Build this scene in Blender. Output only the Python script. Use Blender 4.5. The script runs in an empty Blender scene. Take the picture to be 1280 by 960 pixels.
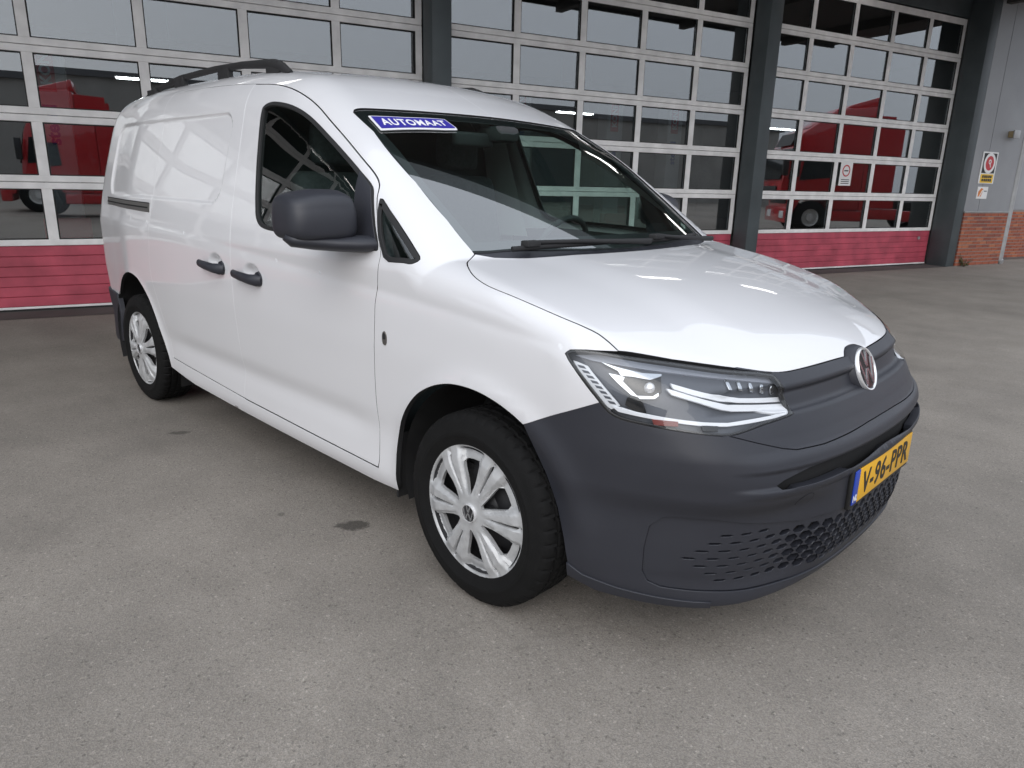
import bpy, bmesh, math, random
import numpy as np
from mathutils import Matrix, Vector
from mathutils.geometry import delaunay_2d_cdt
random.seed(7)
scene = bpy.context.scene
col = scene.collection
# ---------------------------------------------------------------- camera
CAM = np.array([1.5236, -2.3324, 1.3344]); YAW, PITCH, ROLL = 2.3405, -0.2763, 0.0239
_f = np.array([math.cos(YAW)*math.cos(PITCH), math.sin(YAW)*math.cos(PITCH), math.sin(PITCH)])
_r = np.array([math.sin(YAW), -math.cos(YAW), 0.0]); _u = np.cross(_r, _f)
_r2 = math.cos(ROLL)*_r + math.sin(ROLL)*_u; _u2 = -math.sin(ROLL)*_r + math.cos(ROLL)*_u
cam_d = bpy.data.cameras.new('camera'); cam = bpy.data.objects.new('camera', cam_d); col.objects.link(cam)
cam_d.sensor_width = 36.0; cam_d.lens = 891.35/1280*36.0; cam_d.clip_start = .05; cam_d.clip_end = 600
cam.matrix_world = Matrix(((_r2[0], _u2[0], -_f[0], CAM[0]), (_r2[1], _u2[1], -_f[1], CAM[1]),
                           (_r2[2], _u2[2], -_f[2], CAM[2]), (0, 0, 0, 1)))
scene.camera = cam
# ---------------------------------------------------------------- overcast sky and soft sun
SUN_EL, SUN_AZ = math.radians(36), math.radians(-52)      # direction towards the sun, azimuth from +x
world = bpy.data.worlds.new('World'); scene.world = world; world.use_nodes = True
wt = world.node_tree; wt.nodes.clear()
sky = wt.nodes.new('ShaderNodeTexSky'); sky.sky_type = 'NISHITA'; sky.sun_disc = False
sky.sun_elevation = SUN_EL; sky.sun_rotation = math.pi/2 - SUN_AZ
sky.air_density = 1.0; sky.dust_density = 4.0; sky.ozone_density = 1.0
hs = wt.nodes.new('ShaderNodeHueSaturation'); hs.inputs['Saturation'].default_value = .32
bg = wt.nodes.new('ShaderNodeBackground'); bg.inputs['Strength'].default_value = .135
wo = wt.nodes.new('ShaderNodeOutputWorld')
# closed cloud layer: even overcast brightness, brighter overhead (standard overcast sky)
wtc = wt.nodes.new('ShaderNodeTexCoord'); wsep = wt.nodes.new('ShaderNodeSeparateXYZ'); wmr = wt.nodes.new('ShaderNodeMapRange')
wmr.inputs[1].default_value = 0; wmr.inputs[2].default_value = 1; wmr.inputs[3].default_value = .60; wmr.inputs[4].default_value = 1.0
wcl = wt.nodes.new('ShaderNodeVectorMath'); wcl.operation = 'SCALE'; wcl.inputs[0].default_value = (8.8, 9.5, 10.6)
wmx = wt.nodes.new('ShaderNodeMix'); wmx.data_type = 'RGBA'; wmx.inputs[0].default_value = .72
wt.links.new(wtc.outputs['Generated'], wsep.inputs[0]); wt.links.new(wsep.outputs['Z'], wmr.inputs[0]); wt.links.new(wmr.outputs[0], wcl.inputs['Scale'])
wt.links.new(sky.outputs[0], hs.inputs['Color']); wt.links.new(hs.outputs[0], wmx.inputs[6]); wt.links.new(wcl.outputs[0], wmx.inputs[7]); wt.links.new(wmx.outputs[2], bg.inputs[0]); wt.links.new(bg.outputs[0], wo.inputs[0])
sun_d = bpy.data.lights.new('sun', 'SUN'); sun_d.energy = .8; sun_d.angle = math.radians(60); sun_d.color = (1, .985, .965)
sun = bpy.data.objects.new('sun', sun_d); col.objects.link(sun)
sd = Vector((math.cos(SUN_EL)*math.cos(SUN_AZ), math.cos(SUN_EL)*math.sin(SUN_AZ), math.sin(SUN_EL)))
sun.rotation_euler = sd.to_track_quat('Z', 'Y').to_euler(); sun.location = sd*30
vs = scene.view_settings; vs.view_transform = 'Standard'; vs.look = 'None'; vs.gamma = 1; vs.use_curve_mapping = False
vs.exposure = 0.32
scene.cycles.max_bounces = 10; scene.cycles.transparent_max_bounces = 16; scene.cycles.glossy_bounces = 5
# ---------------------------------------------------------------- materials
MATS = {}
def mat(name, color, rough=.5, metal=0., coat=0., coat_rough=.03, emit=None, estr=0., noise=None, spec=.5, bump=None):
    """noise = (scale, amount): colour mottling; bump = (scale, strength)"""
    m = bpy.data.materials.new(name); m.use_nodes = True; nt = m.node_tree
    b = nt.nodes['Principled BSDF']
    b.inputs['Base Color'].default_value = (*color, 1); b.inputs['Roughness'].default_value = rough
    b.inputs['Metallic'].default_value = metal; b.inputs['Coat Weight'].default_value = coat
    b.inputs['Coat Roughness'].default_value = coat_rough; b.inputs['Specular IOR Level'].default_value = spec
    if emit: b.inputs['Emission Color'].default_value = (*emit, 1); b.inputs['Emission Strength'].default_value = estr
    if noise or bump:
        tc = nt.nodes.new('ShaderNodeTexCoord')
    if noise:
        n = nt.nodes.new('ShaderNodeTexNoise'); n.inputs['Scale'].default_value = noise[0]; n.inputs['Detail'].default_value = 6
        nt.links.new(tc.outputs['Object'], n.inputs['Vector'])
        mr = nt.nodes.new('ShaderNodeMapRange'); mr.inputs[1].default_value = .3; mr.inputs[2].default_value = .7
        mr.inputs[3].default_value = 1 - noise[1]; mr.inputs[4].default_value = 1 + noise[1]*.4
        nt.links.new(n.outputs['Fac'], mr.inputs[0])
        mx = nt.nodes.new('ShaderNodeVectorMath'); mx.operation = 'SCALE'; mx.inputs[0].default_value = color
        nt.links.new(mr.outputs[0], mx.inputs['Scale']); nt.links.new(mx.outputs[0], b.inputs['Base Color'])
        mr2 = nt.nodes.new('ShaderNodeMapRange'); mr2.inputs[3].default_value = max(rough - .08, .02); mr2.inputs[4].default_value = min(rough + .12, 1)
        nt.links.new(n.outputs['Fac'], mr2.inputs[0]); nt.links.new(mr2.outputs[0], b.inputs['Roughness'])
    if bump:
        n2 = nt.nodes.new('ShaderNodeTexNoise'); n2.inputs['Scale'].default_value = bump[0]; n2.inputs['Detail'].default_value = 4
        nt.links.new(tc.outputs['Object'], n2.inputs['Vector'])
        bp = nt.nodes.new('ShaderNodeBump'); bp.inputs['Strength'].default_value = bump[1]; bp.inputs['Distance'].default_value = .01
        nt.links.new(n2.outputs['Fac'], bp.inputs['Height']); nt.links.new(bp.outputs[0], b.inputs['Normal'])
    MATS[name] = m
    return m
def glass(name, tint, ior=1.5, gloss_rough=.0, refl=1.0):
    m = bpy.data.materials.new(name); m.use_nodes = True; nt = m.node_tree; nt.nodes.clear()
    t = nt.nodes.new('ShaderNodeBsdfTransparent'); t.inputs[0].default_value = (*tint, 1)
    g = nt.nodes.new('ShaderNodeBsdfGlossy'); g.inputs['Roughness'].default_value = gloss_rough; g.inputs[0].default_value = (refl, refl, refl, 1)
    # Schlick reflectance for a sheet of glass, the same from both sides
    ge = nt.nodes.new('ShaderNodeNewGeometry'); dp = nt.nodes.new('ShaderNodeVectorMath'); dp.operation = 'DOT_PRODUCT'
    nt.links.new(ge.outputs['Normal'], dp.inputs[0]); nt.links.new(ge.outputs['Incoming'], dp.inputs[1])
    def mth(op, x, y=None):
        n = nt.nodes.new('ShaderNodeMath'); n.operation = op
        for i, q in enumerate((x, y)):
            if q is None: continue
            if hasattr(q, 'links'): nt.links.new(q, n.inputs[i])
            else: n.inputs[i].default_value = q
        return n.outputs[0]
    f0 = 2*((ior - 1)/(ior + 1))**2
    c = mth('SUBTRACT', 1.0, mth('ABSOLUTE', dp.outputs['Value'])); c5 = mth('POWER', c, 4.2)
    fac = mth('ADD', f0, mth('MULTIPLY', c5, 1 - f0))
    mx = nt.nodes.new('ShaderNodeMixShader'); o = nt.nodes.new('ShaderNodeOutputMaterial')
    nt.links.new(fac, mx.inputs[0]); nt.links.new(t.outputs[0], mx.inputs[1]); nt.links.new(g.outputs[0], mx.inputs[2]); nt.links.new(mx.outputs[0], o.inputs[0])
    MATS[name] = m; return m
mat('white_paint', (.72, .718, .735), rough=.34, coat=1.0, coat_rough=.02)
mat('plastic', (.026, .0275, .036), rough=.46, bump=(900, .04), noise=(3, .10))
mat('black_gloss', (.012, .012, .013), rough=.18)
mat('black_rubber', (.016, .016, .017), rough=.7, noise=(14, .25))
mat('tyre', (.0072, .0071, .0072), rough=.8, noise=(18, .3), bump=(260, .15), spec=.22)
mat('dark', (.010, .010, .011), rough=.85)
mat('frit', (.012, .012, .015), rough=.35)
mat('trim_silver', (.50, .505, .51), rough=.42, metal=.25, noise=(30, .16))
mat('steel_black', (.018, .018, .02), rough=.45)
mat('chrome', (.86, .86, .87), rough=.22, metal=.6)
mat('lamp_white', (.80, .81, .83), rough=.3, coat=.5)
mat('lamp_grey', (.085, .092, .108), rough=.35)
mat('lamp_sky_tone', (.30, .32, .37), rough=.3)
mat('lamp_red', (.17, .025, .02), rough=.25)
mat('lamp_silver', (.55, .57, .60), rough=.14, metal=.9)
mat('interior_dark', (.036, .038, .040), rough=.7)
mat('seat_cloth', (.07, .072, .078), rough=.9, noise=(60, .3))
mat('trim_grey', (.52, .53, .53), rough=.7)
mat('plate_yellow', (.80, .43, .02), rough=.35)
mat('plate_blue', (.02, .06, .42), rough=.35)
mat('plate_black', (.012, .012, .012), rough=.45)
mat('sticker_blue', (.028, .022, .30), rough=.45)
mat('sticker_white', (.80, .80, .82), rough=.45)
mat('rail_metal', (.22, .21, .20), rough=.35, metal=.8)
glass('van_glass', (.78, .93, .88), ior=1.62)
glass('windscreen_glass', (.76, .92, .87), ior=2.05)
glass('lamp_glass', (.96, .97, .98), ior=1.35)
glass('door_glass', (.68, .72, .74), ior=1.88)
# ---------------------------------------------------------------- object helpers
def link(o, parent=None):
    col.objects.link(o)
    if parent is not None: o.parent = parent
    return o
def tag(o, label=None, cat=None, group=None, kind=None):
    if label: o['label'] = label
    if cat: o['category'] = cat
    if group: o['group'] = group
    if kind: o['kind'] = kind
    return o
def empty(name, loc=(0, 0, 0), rz=0.):
    o = bpy.data.objects.new(name, None); o.empty_display_size = .2; link(o)
    o.location = loc; o.rotation_euler = (0, 0, rz); return o
def mesh_obj(name, verts, faces, m, parent=None, smooth=False, normals=None, sharp=None):
    me = bpy.data.meshes.new(name); me.from_pydata([tuple(map(float, v)) for v in verts], [], faces); me.update()
    me.materials.append(MATS[m] if isinstance(m, str) else m)
    if smooth or normals is not None:
        me.polygons.foreach_set('use_smooth', [True]*len(me.polygons))
    if normals is not None: me.normals_split_custom_set_from_vertices([tuple(map(float, q)) for q in normals])
    elif smooth and sharp: me.set_sharp_from_angle(angle=math.radians(sharp))
    return link(bpy.data.objects.new(name, me), parent)
BOXF = [(0, 3, 2, 1), (4, 5, 6, 7), (0, 1, 5, 4), (1, 2, 6, 5), (2, 3, 7, 6), (3, 0, 4, 7)]
def box_vf(x0, x1, y0, y1, z0, z1):
    return [(x0, y0, z0), (x1, y0, z0), (x1, y1, z0), (x0, y1, z0), (x0, y0, z1), (x1, y0, z1), (x1, y1, z1), (x0, y1, z1)], list(BOXF)
class MB:
    def __init__(self): self.v = []; self.f = []
    def add(self, v, f):
        n = len(self.v); self.v += [tuple(q) for q in v]; self.f += [tuple(i + n for i in q) for q in f]; return self
    def box(self, *a): return self.add(*box_vf(*a))
    def tube(self, pts, r, seg=8, cap=True, squash=None):
        pts = [Vector(q) for q in pts]; rings = []
        rr = r if hasattr(r, '__len__') else [r]*len(pts)
        up = None
        for i, q in enumerate(pts):
            t = (pts[min(i+1, len(pts)-1)] - pts[max(i-1, 0)]).normalized()
            if up is None: up = Vector((0, 0, 1)) if abs(t.z) < .9 else Vector((1, 0, 0))
            s = t.cross(up).normalized(); w = s.cross(t).normalized()
            k = squash or (1, 1)
            rings.append([q + s*(math.cos(a)*rr[i]*k[0]) + w*(math.sin(a)*rr[i]*k[1]) for a in [2*math.pi*j/seg for j in range(seg)]])
        v = [p for g in rings for p in g]; f = []
        for i in range(len(rings) - 1):
            for j in range(seg):
                a, b = i*seg + j, i*seg + (j+1) % seg
                f.append((a, b, b + seg, a + seg))
        if cap: f.append(tuple(range(seg))[::-1]); f.append(tuple(range((len(rings)-1)*seg, len(rings)*seg)))
        return self.add(v, f)
    def lathe(self, prof, seg=48, axis='y', centre=(0, 0, 0), closed=False):
        """prof: list of (radius, axial)"""
        v = []; n = len(prof)
        for j in range(seg):
            a = 2*math.pi*j/seg; c, s = math.cos(a), math.sin(a)
            for r, h in prof:
                if axis == 'y': v.append((centre[0] + r*c, centre[1] + h, centre[2] + r*s))
                elif axis == 'z': v.append((centre[0] + r*c, centre[1] + r*s, centre[2] + h))
                else: v.append((centre[0] + h, centre[1] + r*c, centre[2] + r*s))
        f = []
        for j in range(seg):
            k = (j + 1) % seg
            for i in range(n - 1 if not closed else n):
                i2 = (i + 1) % n
                f.append((j*n + i, j*n + i2, k*n + i2, k*n + i))
        return self.add(v, f)
    def prism(self, poly, h0, h1, fn=None):
        """poly: 2D points; fn(a, b, h) -> xyz"""
        fn = fn or (lambda a, b, h: (a, b, h)); n = len(poly)
        v = [fn(a, b, h0) for a, b in poly] + [fn(a, b, h1) for a, b in poly]
        f = [tuple(range(n))[::-1], tuple(range(n, 2*n))] + [(i, (i+1) % n, n + (i+1) % n, n + i) for i in range(n)]
        return self.add(v, f)
    def build(self, name, m, parent=None, smooth=False, sharp=35, bevel=0., bseg=2, fix=True):
        o = mesh_obj(name, self.v, self.f, m, parent)
        me = o.data
        if fix:
            bm = bmesh.new(); bm.from_mesh(me); bmesh.ops.recalc_face_normals(bm, faces=bm.faces); bm.to_mesh(me); bm.free()
        if bevel:
            bm = bmesh.new(); bm.from_mesh(me)
            bmesh.ops.bevel(bm, geom=[e for e in bm.edges if len(e.link_faces) == 2 and e.calc_face_angle(0) > .5], offset=bevel, segments=bseg, affect='EDGES', profile=.5, clamp_overlap=True)
            bm.to_mesh(me); bm.free()
        if smooth or bevel:
            me.polygons.foreach_set('use_smooth', [True]*len(me.polygons)); me.set_sharp_from_angle(angle=math.radians(sharp))
        me.update(); return o
def text_mesh(body, size, bold=0., extrude=0., shear=0., align='CENTER', space=1.0):
    c = bpy.data.curves.new('text', 'FONT'); c.body = body; c.size = size; c.offset = bold; c.extrude = extrude; c.shear = shear
    c.align_x = align; c.align_y = 'CENTER'; c.space_character = space; c.resolution_u = 3
    o = bpy.data.objects.new('text', c); col.objects.link(o)
    dg = bpy.context.evaluated_depsgraph_get(); me = bpy.data.meshes.new_from_object(o.evaluated_get(dg))
    v = [tuple(q.co) for q in me.vertices]; f = [tuple(q.vertices) for q in me.polygons]
    bpy.data.objects.remove(o); bpy.data.curves.remove(c); bpy.data.meshes.remove(me)
    return v, f
# ---------------------------------------------------------------- van body surface (implicit, metres)
# origin on the ground under the front axle, +x forward, +y to the van's left, z up
def pchip(xs, ys):
    xs = np.array(xs, float); ys = np.array(ys, float)
    h = np.diff(xs); d = np.diff(ys) / h
    m = np.zeros_like(ys)
    for i in range(1, len(xs) - 1):
        if d[i-1] * d[i] > 0:
            w1 = 2*h[i] + h[i-1]; w2 = h[i] + 2*h[i-1]
            m[i] = (w1 + w2) / (w1/d[i-1] + w2/d[i])
    m[0] = d[0]; m[-1] = d[-1]
    def f(x):
        x = np.asarray(x, float)
        i = np.clip(np.searchsorted(xs, x) - 1, 0, len(xs) - 2)
        t = (x - xs[i]) / h[i]
        tc = np.clip(t, 0, 1)
        r = ((2*tc**3 - 3*tc**2 + 1)*ys[i] + (tc**3 - 2*tc**2 + tc)*h[i]*m[i]
             + (-2*tc**3 + 3*tc**2)*ys[i+1] + (tc**3 - tc**2)*h[i]*m[i+1])
        r = np.where(t > 1, ys[-1] + (t - 1)*h[i]*m[-1], r)
        return np.where(t < 0, ys[0] + t*h[i]*m[0], r)
    return f
def sstep(a, b, x):
    t = np.clip((x - a) / (b - a), 0, 1); return t*t*(3 - 2*t)
def smax(a, b, k):
    h = np.maximum(k - np.abs(a - b), 0)
    return np.maximum(a, b) + h*h/(4*k)
def smin(a, b, k): return -smax(-a, -b, k)

side_z = pchip([.10,.20,.255,.30,.36,.44,.54,.66,.80,.95,1.035,1.09,1.18,1.32,1.48,1.62,1.74,1.9],
               [.845,.872,.893,.900,.897,.895,.905,.914,.921,.921,.921,.911,.892,.858,.812,.768,.725,.66])
side_x = pchip([-4.2,-3.98,-3.7,-3.3,-2.9,-2.2,-1.4,-.6,0,.3,.6],
               [-.135,-.110,-.086,-.046,-.008,.004,.004,0,-.006,-.018,-.05])
roof_x = pchip([-4.1,-3.9,-3.6,-3.2,-2.7,-2.2,-1.8,-1.4,-1.15,-1.0,-.85,-.6],
               [1.715,1.772,1.815,1.832,1.838,1.838,1.828,1.790,1.735,1.684,1.625,1.55])
hood_x = pchip([-.6,-.3,-.1,.1,.3,.5,.65,.75,.82,.9],
               [1.172,1.1345,1.1005,1.0697,1.0297,.9737,.9196,.8639,.8186,.7742])
hood_c = pchip([-.3,-.1,.3,.6,.8],[.035,.041,.071,.135,.217])
front_z = pchip([.10,.18,.22,.32,.40,.50,.58,.64,.70,.76,.80,.84,.9,1.1],
                [.79,.835,.862,.895,.903,.902,.902,.892,.858,.826,.813,.794,.755,.69])
WS_T = math.tan(math.radians(33.6))

def roundrect(x, z, x0, x1, z0, z1, r):
    cx, cz, hx, hz = (x0+x1)/2, (z0+z1)/2, (x1-x0)/2, (z1-z0)/2
    qx = np.abs(x - cx) - hx + r; qz = np.abs(z - cz) - hz + r
    return np.hypot(np.maximum(qx, 0), np.maximum(qz, 0)) + np.minimum(np.maximum(qx, qz), 0) - r

crease_z = pchip([-3.5, -2.64, -2.04, -1.5, -.976, -.49, -.059, .317, .6],
                [1.13, 1.081, 1.056, 1.026, .996, .970, .942, .908, .88])
def y_side(x, y, z):
    Y = side_z(z) + side_x(x)
    # wheel arch lips
    for cx in (0.0, -2.97):
        d = np.hypot(x - cx, z - .322)
        Y = Y + .014*np.exp(-((d - .40)/.045)**2)*sstep(.20, .40, z)
    # lower door sculpting
    a = sstep(-2.55, -2.2, x)*(1 - sstep(-.75, -.50, x))
    zl = .52 - .0*x
    Y = Y - a*.007*np.exp(-((z - .455)/.05)**2)
    # shoulder crease running from the slide rail to the headlight
    zc = crease_z(x)
    h = z - zc
    A = .0085*sstep(-3.5, -3.1, x)*(1 - sstep(.25, .36, x))*(1 - .45*sstep(-1.8, -2.6, x))
    Y = Y - A*np.exp(-np.sqrt(h*h + 1.2e-4)/np.where(h > 0, .045, .028))
    # stamped panel behind the cab (upper side)
    sl = .03*(x + 2.4)
    d = roundrect(x, z - .06*(x + 2.4)*0, -3.42, -1.74, 1.20, 1.615, .10)
    Y = Y - .010*(1 - sstep(-.022, .0, d))
    # finger recesses behind the door handles
    for hx, hz in ((-1.405, .932), (-1.755, .946)):
        r = np.hypot((x - hx)/.080, (z - hz)/.047)
        Y = Y - .024*(1 - sstep(.25, 1.0, r))
    return Y

def parts_F(P):
    x, y, z = P[..., 0], P[..., 1], P[..., 2]
    ay = np.abs(y)
    side = ay - y_side(x, y, z)
    side = side*.97
    roof = (z - (roof_x(x) - .079*y*y - .02*y**4))*.98
    xx = x + .19*y*y
    ws = (z - (1.100 + (-.105 - xx)*WS_T + .05*np.clip((-.105 - xx)/.8, 0, 1.2)*np.clip(1-(-.105 - xx)/.8, -.2, 1)))*math.cos(math.radians(33.6))
    crease = sstep(.36, .58, ay)
    hood = (z - (hood_x(x) - hood_c(x)*y*y - .007*crease*(1 - sstep(.55, .80, x))))*.97
    drop = .12*ay**2 + .28*ay**4 + .18*ay**8
    mid = 1 - sstep(.60, .72, ay)
    band = sstep(.746, .752, z)*(1 - sstep(.790, .814, z))
    ridge = sstep(.606, .622, z)*(1 - sstep(.640, .668, z)) + .9*sstep(.535, .556, z)*(1 - sstep(.566, .574, z))
    tuck = (1 - sstep(.47, .545, z))*sstep(.28, .50, ay)*sstep(.20, .30, z)
    fr = (x - (front_z(z) - drop - .030*band*mid + .013*ridge*mid - .040*tuck))*.92
    rear = -(x + 3.87 - .06*y*y - .03*np.maximum(z - 1.05, 0)**1.3)
    return side, roof, ws, hood, fr, rear

def F(P):
    side, roof, ws, hood, fr, rear = parts_F(P)
    cab = smax(ws, roof, .10)
    top = smin(np.minimum(hood, cab) if False else hood, cab, .004)
    x = P[..., 0]; z = P[..., 2]
    k = .16 - .04*sstep(-1.2, -.6, x) - .03*sstep(-.3, .2, x)
    f = smax(side, top, k)
    ay = np.abs(P[..., 1])
    kf = .22 - .10*sstep(.55, .85, z)
    f = smax(f, fr, kf*(1 - sstep(.62, .80, z)) + (.055 + (kf - .055)*sstep(.45, .80, ay))*sstep(.62, .80, z))
    f = smax(f, rear, .26)
    return f

def gradF(P, e=1e-4):
    g = np.zeros_like(P)
    for i in range(3):
        d = np.zeros(3); d[i] = e
        g[..., i] = (F(P + d) - F(P - d))/(2*e)
    return g/np.maximum(np.linalg.norm(g, axis=-1, keepdims=True), 1e-9)

def cast(O, D, far=3.0, steps=60, off=0.0):
    """march from O (outside) along D to the surface F = off; returns points"""
    O = np.asarray(O, float); D = np.asarray(D, float)
    t = np.zeros(O.shape[:-1]); lo = t.copy(); hi = np.full_like(t, np.nan)
    ts = np.linspace(0, far, steps + 1)
    prev = F(O) - off
    found = prev <= 0
    for i in range(1, steps + 1):
        cur = F(O + D*ts[i]) - off
        hit = (~found) & (cur <= 0)
        lo = np.where(hit, ts[i-1], lo); hi = np.where(hit, ts[i], hi)
        found |= hit
        prev = cur
    ok = ~np.isnan(hi)
    hi = np.where(ok, hi, far)
    for _ in range(22):
        m = (lo + hi)/2
        ins = (F(O + D*m[..., None]) - off) <= 0
        hi = np.where(ins, m, hi); lo = np.where(ins, lo, m)
    return O + D*((lo + hi)/2)[..., None], ok
# ---------------------------------------------------------------- panels cut from the body surface
class Side:                                # looked at from the van's right side
    @staticmethod
    def to2(P): return P[:, [0, 2]]
    @staticmethod
    def ray(q):
        n = len(q); return np.stack([q[:, 0], np.full(n, -1.5), q[:, 1]], 1), np.tile([0., 1., 0.], (n, 1))
class Top:
    @staticmethod
    def to2(P): return P[:, [0, 1]]
    @staticmethod
    def ray(q):
        n = len(q); return np.stack([q[:, 0], q[:, 1], np.full(n, 2.4)], 1), np.tile([0., 0., -1.], (n, 1))
class CylX:                                # around the lengthwise axis
    Z0, R = .95, .85
    @classmethod
    def to2(s, P): return np.stack([P[:, 0], np.arctan2(P[:, 2] - s.Z0, -P[:, 1])*s.R], 1)
    @classmethod
    def ray(s, q):
        a = q[:, 1]/s.R; d = np.stack([0*a, -np.cos(a), np.sin(a)], 1)
        return np.array([0, 0, s.Z0]) + np.stack([q[:, 0], 0*a, 0*a], 1) + d*1.9, -d
def CylZ(ax, R=1.0):                       # around an upright axis at x = ax
    class K:
        @staticmethod
        def to2(P): return np.stack([np.arctan2(P[:, 1], P[:, 0] - ax)*R, P[:, 2]], 1)
        @staticmethod
        def ray(q):
            a = q[:, 0]/R; d = np.stack([np.cos(a), np.sin(a), 0*a], 1)
            return np.stack([0*a + ax, 0*a, q[:, 1]], 1) + d*2.2, -d
    return K
def inside(poly, pts):
    x, y = pts[:, 0][:, None], pts[:, 1][:, None]
    a = poly; b = np.roll(poly, -1, 0)
    c = ((a[:, 1] > y) != (b[:, 1] > y)) & (x < (b[:, 0] - a[:, 0])*(y - a[:, 1])/(b[:, 1] - a[:, 1] + 1e-15) + a[:, 0])
    return c.sum(1) % 2 == 1
def seg_dist(poly, pts):
    a = poly; b = np.roll(poly, -1, 0); d = b - a; out = np.full(len(pts), 9.)
    for i in range(len(a)):
        t = np.clip(((pts - a[i])@d[i])/max(d[i]@d[i], 1e-12), 0, 1)
        out = np.minimum(out, np.hypot(*(pts - a[i] - t[:, None]*d[i]).T))
    return out
def area2(p): return .5*np.sum(p[:, 0]*np.roll(p[:, 1], -1) - np.roll(p[:, 0], -1)*p[:, 1])
def densify(p, step):
    out = []
    for a, b in zip(p, np.roll(p, -1, 0)):
        n = max(1, int(math.ceil(np.linalg.norm(b - a)/step)))
        out += [a + (b - a)*i/n for i in range(n)]
    return np.array(out)
def smooth_poly(p, it=2, keep=()):
    """corner cutting (Chaikin) for rounded outlines"""
    p = np.array(p, float)
    for _ in range(it):
        q = np.roll(p, -1, 0); p = np.stack([.75*p + .25*q, .25*p + .75*q], 1).reshape(-1, p.shape[1])
    return p
def offset_poly(p, d):
    """positive d grows the polygon"""
    s = 1 if area2(p) > 0 else -1
    t = np.roll(p, -1, 0) - p; t /= np.maximum(np.linalg.norm(t, axis=1, keepdims=True), 1e-9)
    n = np.stack([t[:, 1], -t[:, 0]], 1)*s
    m = n + np.roll(n, 1, 0); m /= np.maximum((m*m).sum(1, keepdims=True)/2, .35)
    return p + m*d
def spl(pts, n=4, closed=False):
    p = np.array(pts, float); out = []; m = len(p)
    for i in range(m if closed else m - 1):
        g = (lambda j: p[j % m]) if closed else (lambda j: p[min(max(j, 0), m - 1)])
        p0, p1, p2, p3_ = g(i - 1), g(i), g(i + 1), g(i + 2)
        d = np.linalg.norm(p2 - p1)
        t1 = (p2 - p0); t2 = (p3_ - p1)
        t1 *= d/max(np.linalg.norm(p1 - p0) + d, 1e-9); t2 *= d/max(np.linalg.norm(p3_ - p2) + d, 1e-9)
        for k in range(n):
            t = k/n; out.append((2*t**3 - 3*t*t + 1)*p1 + (t**3 - 2*t*t + t)*t1 + (-2*t**3 + 3*t*t)*p2 + (t**3 - t*t)*t2)
    if not closed: out.append(p[-1])
    return np.array(out)
def on_side(pts, off=0.):                  # (x, z) -> 3D on the right side
    q = np.array(pts, float); O, D = Side.ray(q); P, ok = cast(O, D, far=1.5, steps=40, off=off); return P
def on_top(pts, off=0.):
    q = np.array(pts, float); O, D = Top.ray(q); P, ok = cast(O, D, far=2.2, steps=50, off=off); return P
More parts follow.
